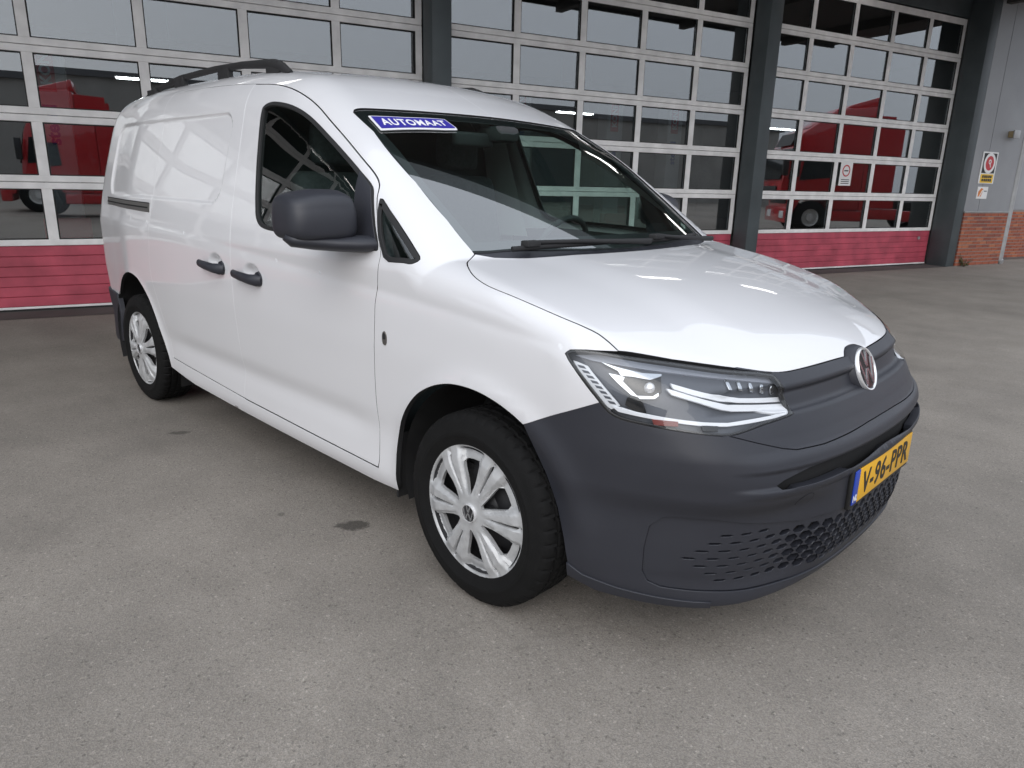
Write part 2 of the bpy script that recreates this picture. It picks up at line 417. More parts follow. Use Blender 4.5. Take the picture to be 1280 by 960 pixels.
def panel_data(outline, pr, holes=(), step=.03, grow=0., off=0., rim=.014, far=1.9, extra=None, holegrow=0., Ff=None, fine=None):
    """outline: 3D points near the surface; returns verts, faces, normals"""
    def prep(o, g):
        p = pr.to2(np.array(o, float)); p = densify(p, step)
        return offset_poly(p, g) if g else p
    loops = [prep(outline, grow)] + [prep(h, holegrow) for h in holes]
    lo, hi = loops[0].min(0), loops[0].max(0)
    gx, gy = np.meshgrid(np.arange(lo[0], hi[0], step), np.arange(lo[1], hi[1], step))
    gx = gx + (np.arange(gy.shape[0]) % 2)[:, None]*step/2
    g = np.stack([gx.ravel(), gy.ravel()], 1)
    if extra is not None: g = np.vstack([g, extra])
    if fine is not None:
        for (a0, a1, b0, b1, st) in fine:
            fx, fy = np.meshgrid(np.arange(a0, a1, st), np.arange(b0, b1, st))
            mg = st*.7
            g = g[~((g[:, 0] > a0 - mg) & (g[:, 0] < a1 + mg) & (g[:, 1] > b0 - mg) & (g[:, 1] < b1 + mg))]
            g = np.vstack([g, np.stack([fx.ravel(), fy.ravel()], 1)])
    keep = inside(loops[0], g)
    for h in loops[1:]: keep &= ~inside(h, g)
    g = g[keep]
    bp = np.vstack(loops)
    # drop grid points too near the outline
    d = np.full(len(g), 9.)
    for i in range(0, len(bp), 200):
        blk = bp[i:i+200]; d = np.minimum(d, np.sqrt(((g[:, None] - blk[None])**2).sum(2)).min(1))
    g = g[d > step*.33]
    pts = np.vstack([bp, g]); edges = []; k = 0; loop_ids = []
    for L in loops:
        n = len(L); edges += [(k + i, k + (i+1) % n) for i in range(n)]; loop_ids.append(list(range(k, k + n))); k += n
    v2, e2, f2, ov, oe, of = delaunay_2d_cdt([Vector(map(float, q)) for q in pts], edges, [], 0, 1e-7)
    v2 = np.array([tuple(q) for q in v2]); mp = {}
    for i, src in enumerate(ov):
        for s in src: mp[s] = i
    f2 = np.array([f for f in f2 if len(f) == 3])
    cen = v2[f2].mean(1); keep = inside(loops[0], cen)
    for h in loops[1:]: keep &= ~inside(h, cen)
    f2 = f2[keep]
    O, D = pr.ray(v2); P, ok = cast(O, D, far=far, steps=44, off=off); N = gradF(P)
    # orientation
    a = P[f2[:, 0]]; fn = np.cross(P[f2[:, 1]] - a, P[f2[:, 2]] - a)
    flip = (fn*N[f2].mean(1)).sum(1) < 0
    f2[flip] = f2[flip][:, ::-1]
    V = [tuple(q) for q in P]; NN = [tuple(q) for q in N]; Fc = [tuple(map(int, q)) for q in f2]
    if rim:
        for ids in loop_ids:
            ids = [mp.get(i, -1) for i in ids]
            if -1 in ids: continue
            B = P[ids]; nb = N[ids]; t = np.roll(B, -1, 0) - np.roll(B, 1, 0); t /= np.maximum(np.linalg.norm(t, axis=1, keepdims=True), 1e-9)
            lat = np.cross(t, nb); lat /= np.maximum(np.linalg.norm(lat, axis=1, keepdims=True), 1e-9)
            # outward from the material: compare with the face side
            test = pr.to2(B + lat*.004); isin = inside(loops[0], test)
            for h in loops[1:]: isin &= ~inside(h, test)
            if isin.mean() > .5: lat = -lat
            rings = [(B, nb), (B + lat*.0010 - nb*.0014, (lat + nb)/1.414), (B + lat*.0012 - nb*.004, lat), (B + lat*.0012 - nb*rim, lat)]
            base = len(V); n = len(ids)
            for q, w in rings: V += [tuple(z) for z in q]; NN += [tuple(z) for z in w]
            for r in range(3):
                for i in range(n):
                    j = (i + 1) % n; A = base + r*n
                    quad = (A + i, A + j, A + n + j, A + n + i)
                    p0, p1, p2 = (np.array(V[quad[0]]), np.array(V[quad[1]]), np.array(V[quad[2]]))
                    if np.dot(np.cross(p1 - p0, p2 - p0), np.array(NN[quad[3]])) < 0: quad = quad[::-1]
                    Fc.append(quad)
    return V, Fc, NN
def mirror(d):
    V, Fc, NN = d
    return [(x, -y, z) for x, y, z in V], [f[::-1] for f in Fc], [(x, -y, z) for x, y, z in NN]
def put(name, d, m, parent):
    o = mesh_obj(name, d[0], d[1], m, parent, normals=d[2])
    if m == 'white_paint':                 # flanges coloured dark to stand in for shade deep in the panel gaps
        o.data.materials.append(MATS['dark'])
        mi = np.zeros(len(o.data.polygons), int); deep = np.array([len(f) == 4 for f in d[1]])
        nq = np.cumsum(deep); ids = np.where(deep)[0]
        for i in ids: 
            if f_deep(d, d[1][i]): mi[i] = 1
        o.data.polygons.foreach_set('material_index', mi)
    return o
def f_deep(d, f):                          # lowest ring of the flange: all corner normals equal the side direction and the face is tall
    p = [np.array(d[0][i]) for i in f]; return max(np.linalg.norm(p[0] - p[3]), np.linalg.norm(p[0] - p[1])) > 0 and min(np.linalg.norm(p[1] - p[2]), np.linalg.norm(p[0] - p[1])) > .0021
def join(a, b):
    n = len(a[0]); return a[0] + b[0], a[1] + [tuple(i + n for i in f) for f in b[1]], a[2] + b[2]
def sym_outline(half):                     # half: 3D points with y <= 0, from the front centre round to the rear centre
    h = np.array(half, float); m = h[::-1].copy(); m[:, 1] *= -1
    keep = np.abs(m[:, 1]) > 1e-6
    return np.vstack([h, m[keep]])

# ---------------------------------------------------------------- outlines (x, z) on the right side
DOOR_REAR = [(-1.617,.325),(-1.603,.50),(-1.60,.70),(-1.60,.95),(-1.602,1.08),(-1.615,1.30),(-1.64,1.50),(-1.668,1.64),(-1.680,1.700)]
DOOR_TOP = [(-1.686,1.7265),(-1.640,1.7225),(-1.56,1.717),(-1.46,1.706),(-1.345,1.684),(-1.229,1.650),(-1.11,1.603),(-.995,1.546),(-.84,1.466),(-.689,1.382),(-.625,1.342),(-.592,1.312),(-.574,1.272)]
DOOR_FRONT = [(-.525,1.18),(-.484,1.088),(-.492,1.03),(-.512,.92),(-.520,.806),(-.534,.66),(-.540,.564),(-.543,.33),(-.550,.298)]
DOOR_BOT = [(-.95,.307),(-1.30,.316),(-1.60,.322)]
DOOR = DOOR_REAR + DOOR_TOP + DOOR_FRONT + DOOR_BOT
SLIDE_TAIL = [
         (-1.9,1.738),(-2.2,1.746),(-2.5,1.748),(-2.60,1.744),(-2.618,1.70),(-2.585,1.514),(-2.577,1.27),(-2.556,1.13),(-2.575,.976),(-2.603,.88),
         (-2.600,.80),(-2.575,.71),(-2.535,.61),(-2.498,.50),(-2.472,.40),(-2.462,.362),(-2.2,.350),(-1.9,.337)]
WINDOW = [(-1.500,1.606),(-1.475,1.628),(-1.411,1.634),(-1.264,1.612),(-1.118,1.566),(-.943,1.486),(-.781,1.405),(-.688,1.354),(-.612,1.308),(-.585,1.270),(-.535,1.18),(-.500,1.104),
          (-.560,1.100),(-.800,1.108),(-1.202,1.119),(-1.325,1.130),(-1.375,1.162),(-1.400,1.22),(-1.432,1.330),(-1.465,1.45)]
QWIN = [(-.558,1.268),(-.500,1.233),(-.420,1.178),(-.330,1.112),(-.304,1.088),(-.325,1.074),(-.360,1.074),(-.466,1.082)]
HOODCUT = [(-.212,-.729),(-.191,-.778),(-.150,-.815),(-.095,-.845),(-.046,-.859),(.009,-.865),(.093,-.862),(.183,-.855),(.270,-.843),(.335,-.828),(.374,-.819),(.401,-.817),(.425,-.8155),(.443,-.8145)]
HOODREAR = [(-.052,0),(-.056,-.12),(-.070,-.266),(-.097,-.42),(-.140,-.565),(-.180,-.673)]
HOODFRONT = [(.542,-.708),(.629,-.599),(.690,-.505),(.721,-.439),(.741,-.350),(.758,-.222),(.769,-.092),(.760,-.072),(.750,-.040),(.747,0)]
WSTOP = [(-.902,0),(-.905,-.157),(-.916,-.33),(-.938,-.51),(-.958,-.63),(-.962,-.672),(-.945,-.691)]
WSSIDE = [(-.80,-.700),(-.525,-.722),(-.353,-.726),(-.230,-.728)]
arch_f = [(-.445,.234),(-.437,.33),(-.425,.44),(-.381,.544),(-.308,.630),(-.230,.681),(-.145,.713),(-.068,.725),(.016,.723),(.094,.707),(.157,.684),(.197,.664)]
arch_r = [(-2.50,.300),(-2.53,.375),(-2.575,.470),(-2.612,.560),(-2.675,.650),(-2.753,.716),(-2.846,.762),(-2.976,.777),(-3.110,.752),(-3.24,.695),(-3.33,.630),(-3.372,.590)]
HL = np.array([(.324,-.893,.893),(.335,-.885,.905),(.373,-.865,.909),(.443,-.819,.903),(.541,-.706,.884),(.632,-.602,.864),(.711,-.470,.844),(.737,-.463,.823),(.781,-.459,.750),(.785,-.478,.743),(.758,-.580,.731),(.726,-.661,.715),(.702,-.699,.713),(.629,-.776,.723),(.543,-.832,.733),(.494,-.854,.739),(.459,-.867,.753),(.414,-.882,.799),(.364,-.892,.850)])
GROOVE = [(.711,-.683,.713),(.757,-.619,.691),(.800,-.545,.668),(.819,-.503,.660),(.847,-.390,.657),(.866,-.242,.660),(.872,-.12,.664),(.874,0,.665)]
BUMPLINE = [(.437,-.875,.778),(.371,-.892,.747),(.321,-.899,.724),(.267,-.906,.697),(.199,-.915,.664)]

DOOR_REAR, DOOR_TOP, DOOR_FRONT = spl(DOOR_REAR, 3).tolist(), spl(DOOR_TOP, 4).tolist(), DOOR_FRONT
DOOR = DOOR_REAR + DOOR_TOP + DOOR_FRONT + DOOR_BOT
SLIDE = DOOR_REAR + DOOR_TOP[:1] + SLIDE_TAIL
BOTH = DOOR_TOP + DOOR_FRONT + DOOR_BOT + [(-1.617, .325)] + SLIDE_TAIL[::-1]       # front and sliding door share one opening
WINDOW = spl(WINDOW, 4, True).tolist(); QWIN = spl(QWIN, 3, True).tolist()
arch_f = spl(arch_f, 4).tolist(); arch_r = spl(arch_r, 4).tolist()
HOODCUT = spl(HOODCUT, 3).tolist(); WSTOP = spl(WSTOP, 3).tolist()
HOODFRONT = spl(HOODFRONT[:7], 3).tolist() + spl(HOODFRONT[7:], 3).tolist()
van = tag(empty('delivery_van'), 'white panel van with unpainted dark grey bumper parked on the grey yard', 'van')
# ---- body shell (two mirrored halves, one mesh)
p3 = lambda pts: on_side(pts)
t3 = lambda pts: on_top(pts)
end_x = -3.70
phis = np.linspace(math.pi/2, math.atan2(.62 - .95, .80), 22)*CylX.R
O, D = CylX.ray(np.stack([np.full(len(phis), end_x), phis], 1)); REAR_EDGE, _ = cast(O, D, far=1.9, steps=44)
cl = on_top([(x, 0) for x in np.linspace(-3.6, -1.0, 14)])
shell_out = np.vstack([t3(WSTOP), t3(WSSIDE), t3(HOODCUT), HL[[2, 1, 0]], HL[[18, 17]], np.array(BUMPLINE), p3(arch_f[::-1]),
                       p3([(-.60,.226),(-1.0,.232),(-1.6,.243),(-2.2,.262)]), p3(arch_r), p3([(-3.44,.592),(-3.56,.60)]), REAR_EDGE[::-1], cl])
fine = [(-.62, .44, -.09, .15, .0085), (-3.50, -2.58, .12, .72, .014), (-3.46, -2.60, .56, .70, .0065), (-3.47, -3.35, .14, .70, .0065)]
sh = panel_data(shell_out, CylX, holes=[p3(BOTH), p3(QWIN)], step=.026, grow=-.0015, holegrow=.0028, rim=.02, fine=fine)
shl = panel_data(shell_out, CylX, holes=[p3(DOOR), p3(QWIN)], step=.03, grow=-.0015, holegrow=.0016, rim=.02)
put('body_shell', join(sh, mirror(shl)), 'white_paint', van)
rear_half = REAR_EDGE.copy()
class Back:
    @staticmethod
    def to2(P): return P[:, [1, 2]]
    @staticmethod
    def ray(q):
        n = len(q); return np.stack([np.full(n, -4.6), q[:, 0], q[:, 1]], 1), np.tile([1., 0., 0.], (n, 1))
rh = [(q[0], q[1], q[2]) for q in REAR_EDGE] + [(-3.85, 0, .62)]
for sgn in (0, 1):
    d = panel_data(np.array(rh), Back, step=.05, grow=-.002, rim=.02)
    put('rear_door', d if not sgn else mirror(d), 'white_paint', van)
# ---- front doors
HANDLES = [(-1.425, .925), (-1.775, .938)]
for sgn in (0, 1):
    fn = [(-1.62, -.48, .945, 1.085, .009), (-1.56, -1.29, .86, .99, .007)] if not sgn else None
    d = panel_data(p3(DOOR), Side, holes=[p3(WINDOW)], step=.024, grow=-.0028, rim=.03, fine=fn)
    dr = put('front_door', mirror(d) if sgn else d, 'white_paint', van)
    w = np.array(WINDOW); w_in = offset_poly(w, -.014)
    d = panel_data(p3(w), Side, holes=[p3(w_in)], step=.02, grow=-.001, rim=.012, off=.001)
    put('window_seal', mirror(d) if sgn else d, 'black_rubber', dr)
    d = panel_data(p3(w_in), Side, step=.03, grow=.006, rim=0, off=-.010)
    put('window', mirror(d) if sgn else d, 'van_glass', dr)
    # black mirror triangle at the front end of the door glass
    tri = [(-.700,1.36),(-.618,1.305),(-.592,1.262),(-.542,1.17),(-.505,1.105),(-.58,1.101),(-.648,1.104)]
    d = panel_data(p3(tri), Side, step=.03, rim=.008, off=.003); put('mirror_triangle', mirror(d) if sgn else d, 'plastic', dr)
    # quarter window in the body
    q = np.array(QWIN); q_in = offset_poly(q, -.014)
    d = panel_data(p3(q), Side, holes=[p3(q_in)], step=.02, rim=.012, off=.0015); qs = put('quarter_window', mirror(d) if sgn else d, 'black_rubber', van)
    d = panel_data(p3(q_in), Side, step=.05, grow=.005, rim=0, off=-.008); put('pane', mirror(d) if sgn else d, 'van_glass', qs)
    if sgn == 0: door_r = dr
    else: door_l = dr
# ---- sliding door with its stamped panel
d = panel_data(p3(SLIDE), Side, step=.024, grow=-.0010, rim=.02, fine=[(-1.79,-1.70,1.16,1.66,.008),(-2.6,-1.7,1.575,1.64,.010),(-2.6,-1.7,1.175,1.245,.012),(-2.62,-1.58,1.005,1.12,.009),(-1.91,-1.64,.87,1.00,.007)])
slide = put('sliding_door', d, 'white_paint', van)
# ---- door handles: grab bar over a round finger recess
def handle(cx, cz, parent, sgn=1):
    P = on_side([(cx - .085, cz - .012), (cx - .07, cz - .004), (cx + .07, cz - .012), (cx + .095, cz - .016)])
    y0 = -.921
    mb = MB(); pts = [(cx - .118, y0 - .012, cz - .002), (cx - .10, y0 - .030, cz - .002), (cx - .03, y0 - .036, cz - .006), (cx + .05, y0 - .032, cz - .012), (cx + .088, y0 - .020, cz - .014), (cx + .108, y0 - .004, cz - .014)]
    mb.tube([(x, y*sgn, z) for x, y, z in pts], [.010, .015, .017, .019, .022, .018], seg=12, squash=(.75, 1.15))
    h = mb.build('handle', 'plastic', parent, smooth=True, sharp=60)
    mb = MB(); mb.tube([(cx + .085, (y0 + .004)*sgn, cz - .010), (cx + .085, (y0 - .010)*sgn, cz - .010)], [.034, .030], seg=20); mb.build('keyhole_cap', 'plastic', h, smooth=True, sharp=40)
handle(*HANDLES[0], door_r); handle(*HANDLES[1], slide); handle(*HANDLES[0], door_l, -1)
# ---- sliding door rail behind the door
rail_o = [(-3.44,1.186),(-2.585,1.180),(-2.578,1.134),(-3.42,1.146)]
d = panel_data(p3(rail_o), Side, step=.04, rim=.004, off=.002); rl = put('slide_rail', d, 'rail_metal', van)
d = panel_data(p3([(-3.43,1.168),(-2.60,1.161),(-2.60,1.153),(-3.43,1.160)]), Side, step=.04, rim=0, off=.0035); put('rail_groove', d, 'dark', rl)
d = panel_data(p3([(-3.44,1.190),(-2.585,1.184),(-2.585,1.179),(-3.44,1.185)]), Side, step=.04, rim=0, off=.0035); put('rail_edge', d, 'black_rubber', rl)
# small badge plate on the front wing
d = panel_data(p3(smooth_poly([(-.470,.785),(-.447,.785),(-.447,.831),(-.470,.831)], 2)), Side, step=.01, rim=.003, off=.003); bdg = put('wing_badge', d, 'rail_metal', van)
d = panel_data(p3(smooth_poly([(-.465,.805),(-.452,.805),(-.452,.826),(-.465,.826)], 2)), Side, step=.01, rim=.001, off=.0045); put('emblem', d, 'steel_black', bdg)
# ---- windscreen
ws_out = sym_outline(np.vstack([t3([(-.115,0),(-.120,-.12),(-.135,-.27),(-.162,-.42),(-.195,-.565),(-.212,-.66)]), t3(WSSIDE[::-1]), t3(WSTOP[::-1])]))
d = panel_data(ws_out, Top, step=.05, grow=-.002, rim=0, off=-.006, far=2.2); wsc = put('windscreen', d, 'windscreen_glass', van)
q = Top.to2(ws_out); qd = densify(q, .03); inn = offset_poly(qd, -.042)
inn = np.array([(min(x, -.185 - .16*y*y), y) for x, y in inn])
d = panel_data(ws_out, Top, holes=[on_top(inn)], step=.03, grow=-.002, rim=.004, off=-.0105, far=2.2); put('border', d, 'frit', wsc)
# cowl strip between bonnet and glass
hr = np.array(HOODREAR + [(-.212,-.729)])
cw = sym_outline(np.vstack([t3([(-.03,0),(-.035,-.12),(-.05,-.266),(-.075,-.42),(-.12,-.565),(-.17,-.69),(-.235,-.715)]), t3([(-.225,-.64),(-.205,-.56),(-.172,-.42),(-.147,-.27),(-.132,-.12),(-.128,0)])]))
d = panel_data(cw, Top, step=.03, rim=.01, off=-.014, far=2.2); put('cowl', d, 'plastic', van)
# ---- bonnet
hood_out = sym_outline(np.vstack([t3(HOODREAR), t3(HOODCUT), t3(HOODFRONT)]))
d = panel_data(hood_out, Top, step=.022, grow=-.002, rim=.02, far=2.2); put('bonnet', d, 'white_paint', van)
# ---- grille panel and bumper
Zf = CylZ(-.25)
hf = t3(HOODFRONT)
gr_half = np.vstack([[(.772,0,.842)], hf[len(hf) - 10:2:-3], HL[[6, 7, 8, 9, 10, 11, 12]], np.array(GROOVE)])
gr_out = sym_outline(gr_half)
d = panel_data(gr_out, Zf, step=.010, grow=-.002, rim=.02, far=2.2); put('grille_panel', d, 'plastic', van)
SLOT_T = [(.820,-.590,.578),(.830,-.560,.590),(.858,-.445,.608),(.885,-.272,.611),(.896,0,.614)]
SLOT_B = [(.901,0,.575),(.890,-.272,.568),(.864,-.446,.565),(.838,-.540,.568),(.824,-.578,.570)]
slot_half = None
_st = np.array(SLOT_T); _sb = np.array(SLOT_B)
_top = spl(np.vstack([_st, (_st*[1, -1, 1])[-2::-1]]), 5); _bot = spl(np.vstack([_sb[::-1], (_sb*[1, -1, 1])[1:]]), 5)
slot_out = np.vstack([_top, _bot[::-1]])
INS_T = [(.90,0,.440),(.896,-.231,.438),(.880,-.375,.437),(.835,-.442,.432),(.796,-.558,.450),(.710,-.703,.478),(.640,-.770,.480),(.603,-.785,.474),(.570,-.798,.443)]
INS_B = [(.561,-.803,.376),(.562,-.803,.303),(.575,-.794,.272),(.608,-.775,.260),(.721,-.680,.256),(.787,-.568,.248),(.829,-.412,.240),(.870,-.197,.238),(.875,0,.238)]
ins_out = sym_outline(np.array(INS_T + INS_B))
bump_half = np.vstack([np.array(GROOVE)[::-1], HL[[12, 13, 14, 15, 16]], np.array(BUMPLINE), [(.232,-.905,.601),(.272,-.893,.527),(.312,-.882,.428),(.338,-.880,.342),(.356,-.872,.245)],
                       [(.385,-.850,.222),(.430,-.838,.206),(.574,-.785,.204),(.69,-.72,.206),(.784,-.602,.210),(.832,-.422,.212),(.86,-.2,.212),(.865,0,.212)]])
bump_out = sym_outline(bump_half)
d = panel_data(bump_out, Zf, holes=[slot_out, ins_out], step=.018, grow=-.0015, rim=.03, far=2.2, holegrow=.0015, fine=[(-.70, .70, .525, .672, .009)]); bumper = put('front_bumper', d, 'plastic', van)
d = panel_data(slot_out, Zf, step=.03, grow=.045, rim=0, off=-.028, far=2.2); put('air_slot', d, 'dark', bumper)
# honeycomb lower grille: every cell is an opening in the moulding
q_ins = Zf.to2(ins_out); q_in2 = offset_poly(densify(q_ins, .02), -.012)
cells = []
ZB, dz, dy = .262, .0235, .054
for r in range(8):
    zc = ZB + r*dz
    for k in range(-18, 19):
        yy = (k + .5*(r % 2))*dy
        s = 1 - sstep(.36, .62, abs(yy)); s = float(s)
        lim = (.60, .68, .73, .76, .76, .76, .73, .70)[r]
        if abs(yy) > lim: continue
        xx = .87 - .12*yy*yy - .35*yy**4
        z2 = zc
        th = math.atan2(yy, xx + .25)
        hw, hh = (.0235*s + .021*(1 - s)), (.0142*s + .0042*(1 - s))
        c = np.array([th, z2]); sc_ = 1/1.08
        poly = np.array([(hw, 0), (hw*.52, hh), (-hw*.52, hh), (-hw, 0), (-hw*.52, -hh), (hw*.52, -hh)])*[sc_, 1] + c
        if inside(q_in2, poly).all(): cells.append(poly)
def z3(poly, off=0.):
    O, D = Zf.ray(poly); return cast(O, D, far=2.2, steps=44, off=off)[0]
d = panel_data(ins_out, Zf, holes=[z3(c) for c in cells], step=.02, grow=-.0020, rim=.022, off=-.006, far=2.2)
low = put('lower_grille', d, 'plastic', van)
d = panel_data(ins_out, Zf, step=.05, grow=.004, rim=0, off=-.032, far=2.2); put('grille_backing', d, 'dark', low)
# spoiler lip under the bumper corner
for sgn in (0, 1):
    lip = np.array([(.350,-.876,.268),(.392,-.855,.243),(.492,-.825,.230),(.600,-.775,.226),(.72,-.69,.224),(.72,-.69,.206),(.574,-.785,.200),(.430,-.838,.200),(.352,-.872,.222)])
    d = panel_data(lip, Zf, step=.02, rim=.012, off=.006, far=2.2); put('spoiler_lip', mirror(d) if sgn else d, 'plastic', bumper)
# towing eye cover
c0 = Zf.to2(np.array([[.863, -.465, .506]]))[0]
disc = lambda r: z3(np.array([(c0[0] + r*math.cos(a)*.95, c0[1] + r*math.sin(a)) for a in np.linspace(0, 2*math.pi, 28, endpoint=False)]))
d = panel_data(disc(.0275), Zf, holes=[disc(.0255)], step=.008, rim=0, off=.0006, far=2.2); put('towing_cover_joint', d, 'dark', bumper)
d = panel_data(disc(.0250), Zf, step=.008, rim=.001, off=.0012, far=2.2); put('towing_cover', d, 'plastic', bumper)
# ---- rear bumper
Zr = CylZ(-3.1)
rb_half = np.vstack([[(-3.86,0,.60)], [(-3.84,-.35,.60),(-3.76,-.62,.60),(-3.65,-.78,.60),(-3.52,-.845,.60),(-3.40,-.86,.592)], [(-3.385,-.87,.55),(-3.37,-.87,.45),(-3.36,-.86,.30)], [(-3.5,-.83,.27),(-3.65,-.76,.26),(-3.78,-.55,.25),(-3.85,0,.25)]])
d = panel_data(np.vstack([rb_half, ]), CylZ(-3.0) if False else type('K', (), dict(to2=staticmethod(lambda P: np.stack([np.arctan2(P[:, 1], -(P[:, 0] + 3.1)), P[:, 2]], 1)), ray=staticmethod(lambda q: (np.stack([-3.1 - np.cos(q[:, 0])*2, np.sin(q[:, 0])*2, q[:, 1]], 1), np.stack([np.cos(q[:, 0]), -np.sin(q[:, 0]), 0*q[:, 0]], 1))))), step=.04, rim=.03, off=.012, far=2.2)
put('rear_bumper', join(d, mirror(d)), 'plastic', van)
# ---- headlights
def hl_panel(outline3, off, step=.012, grow=0., rim=.006, holes=()):
    return panel_data(np.array(outline3), Zf, holes=holes, step=step, grow=grow, rim=rim, off=off, far=2.2)
def hl_poly(pts, off):                     # (y, z) pairs in the lamp -> 3D on the inner surface
    th = []
    for y, z in pts:
        x = .76
        for _ in range(6):
            P, ok = cast(np.array([[1.6, y, z]]), np.array([[-1., 0, 0]]), far=2.2, steps=50, off=off); x = P[0, 0]
        th.append((x, y, z))
    return np.array(th)
# lamp internals and a sky-reflection band: outlines as (angle about the upright axis, height) and depth behind the lens
HL_PARTS = [
    ('indicator', -0.016, [(-0.9781, 0.8747), (-0.9413, 0.8652), (-0.9305, 0.8524), (-0.8597, 0.7719), (-0.8776, 0.76), (-0.9021, 0.7756)]),
    ('chrome_edge', -0.012, [(-0.8764, 0.7692), (-0.8556, 0.7671), (-0.8215, 0.7606), (-0.7592, 0.7529), (-0.669, 0.743), (-0.6105, 0.7387), (-0.5681, 0.7411), (-0.4184, 0.748), (-0.425, 0.7417), (-0.5693, 0.7337), (-0.6114, 0.7318), (-0.6787, 0.736), (-0.7591, 0.7453), (-0.8211, 0.7521), (-0.8619, 0.7573)]),
    ('light_blade', -0.02, [(-0.7395, 0.8335), (-0.6875, 0.8181), (-0.6021, 0.7945), (-0.5557, 0.7863), (-0.4148, 0.7728), (-0.4171, 0.7627), (-0.5631, 0.7771), (-0.6151, 0.7862), (-0.6942, 0.8095), (-0.7323, 0.822)]),
    ('light_blade', -0.016, [(-0.7518, 0.8234), (-0.7199, 0.8141), (-0.6621, 0.7955), (-0.5954, 0.7746), (-0.5489, 0.7701), (-0.4111, 0.7568), (-0.4175, 0.7469), (-0.4746, 0.7487), (-0.5856, 0.7589), (-0.615, 0.7667), (-0.6735, 0.7889), (-0.7396, 0.8097)]),
    ('projector_bezel', -0.022, [(-0.8879, 0.8515), (-0.8651, 0.8485), (-0.8498, 0.8448), (-0.8544, 0.8349), (-0.8201, 0.8011), (-0.7829, 0.8023), (-0.7701, 0.8114), (-0.7703, 0.8038), (-0.7796, 0.7966), (-0.8227, 0.7938), (-0.8646, 0.8291)]),
    ('projector_bezel', -0.02, [(-0.9062, 0.8773), (-0.8655, 0.8676), (-0.8073, 0.8567), (-0.7596, 0.8543), (-0.7603, 0.851), (-0.7888, 0.8428), (-0.8318, 0.849), (-0.8581, 0.8495), (-0.8655, 0.8602)]),
    ('projector_housing', -0.026, [(-0.8494, 0.8437), (-0.8311, 0.8474), (-0.7876, 0.8411), (-0.7616, 0.8477), (-0.763, 0.8122), (-0.7844, 0.8011), (-0.8196, 0.8), (-0.854, 0.8329)]),
    ('side_reflector', -0.008, [(-0.7862, 0.7473), (-0.7291, 0.7451), (-0.7292, 0.7343), (-0.7815, 0.7345)]),
    ('dark_reflector', -0.018, [(-0.8461, 0.776), (-0.8424, 0.795), (-0.8325, 0.8021), (-0.8178, 0.7983), (-0.806, 0.783), (-0.7984, 0.7603), (-0.8208, 0.7589)]),
    ('marker', -0.008, [(-0.6744, 0.7367), (-0.6378, 0.7341), (-0.64, 0.722), (-0.6733, 0.7248)]),
    ('sky_sheen_band', -0.026, [(-0.9728, 0.8864), (-0.911, 0.8941), (-0.8649, 0.8875), (-0.7218, 0.87), (-0.4418, 0.827), (-0.4305, 0.8139), (-0.5651, 0.8335), (-0.7276, 0.8554), (-0.8651, 0.8733), (-0.9304, 0.8785)]),  # sky mirrored by the lens, painted as a pale band
]
HL_CELLS = [[(-0.9668, 0.8663), (-0.9493, 0.8646), (-0.9428, 0.8583), (-0.9601, 0.8595)], [(-0.955, 0.8547), (-0.9377, 0.853), (-0.9314, 0.8467), (-0.9484, 0.8479)], [(-0.9434, 0.8431), (-0.9264, 0.8414), (-0.9201, 0.835), (-0.937, 0.8362)], [(-0.932, 0.8313), (-0.9152, 0.8296), (-0.9091, 0.8231), (-0.9257, 0.8243)], [(-0.9208, 0.8194), (-0.9043, 0.8177), (-0.8982, 0.8112), (-0.9146, 0.8124)], [(-0.9097, 0.8074), (-0.8934, 0.8057), (-0.8875, 0.7991), (-0.9036, 0.8003)], [(-0.8988, 0.7953), (-0.8827, 0.7935), (-0.8768, 0.7869), (-0.8928, 0.7881)], [(-0.888, 0.7829), (-0.8721, 0.7812), (-0.8662, 0.7745), (-0.882, 0.7757)]]
HL_FINS = [[(-0.5894, 0.8338), (-0.5829, 0.8326), (-0.5774, 0.8095), (-0.5851, 0.812)], [(-0.5564, 0.828), (-0.5497, 0.8267), (-0.5459, 0.8034), (-0.5549, 0.8065)], [(-0.5223, 0.8217), (-0.5154, 0.8202), (-0.5108, 0.7956), (-0.5211, 0.7994)], [(-0.487, 0.8148), (-0.4799, 0.8133), (-0.4757, 0.7883), (-0.4847, 0.7914)], [(-0.448, 0.8064), (-0.4386, 0.8039), (-0.4395, 0.7808), (-0.4493, 0.7841)]]
HL_LENS = [(0.5323, -0.7893, 0.8217)]
HL_MAT = dict(indicator='lamp_white', chrome_edge='lamp_white', light_blade='lamp_white', projector_bezel='lamp_silver', projector_housing='black_gloss', side_reflector='lamp_red', dark_reflector='black_gloss', marker='black_gloss', sky_sheen_band='lamp_sky_tone')
HLr = spl(np.vstack([HL[:1], HL[1:]]), 3, True)
HLq = Zf.to2(HLr)
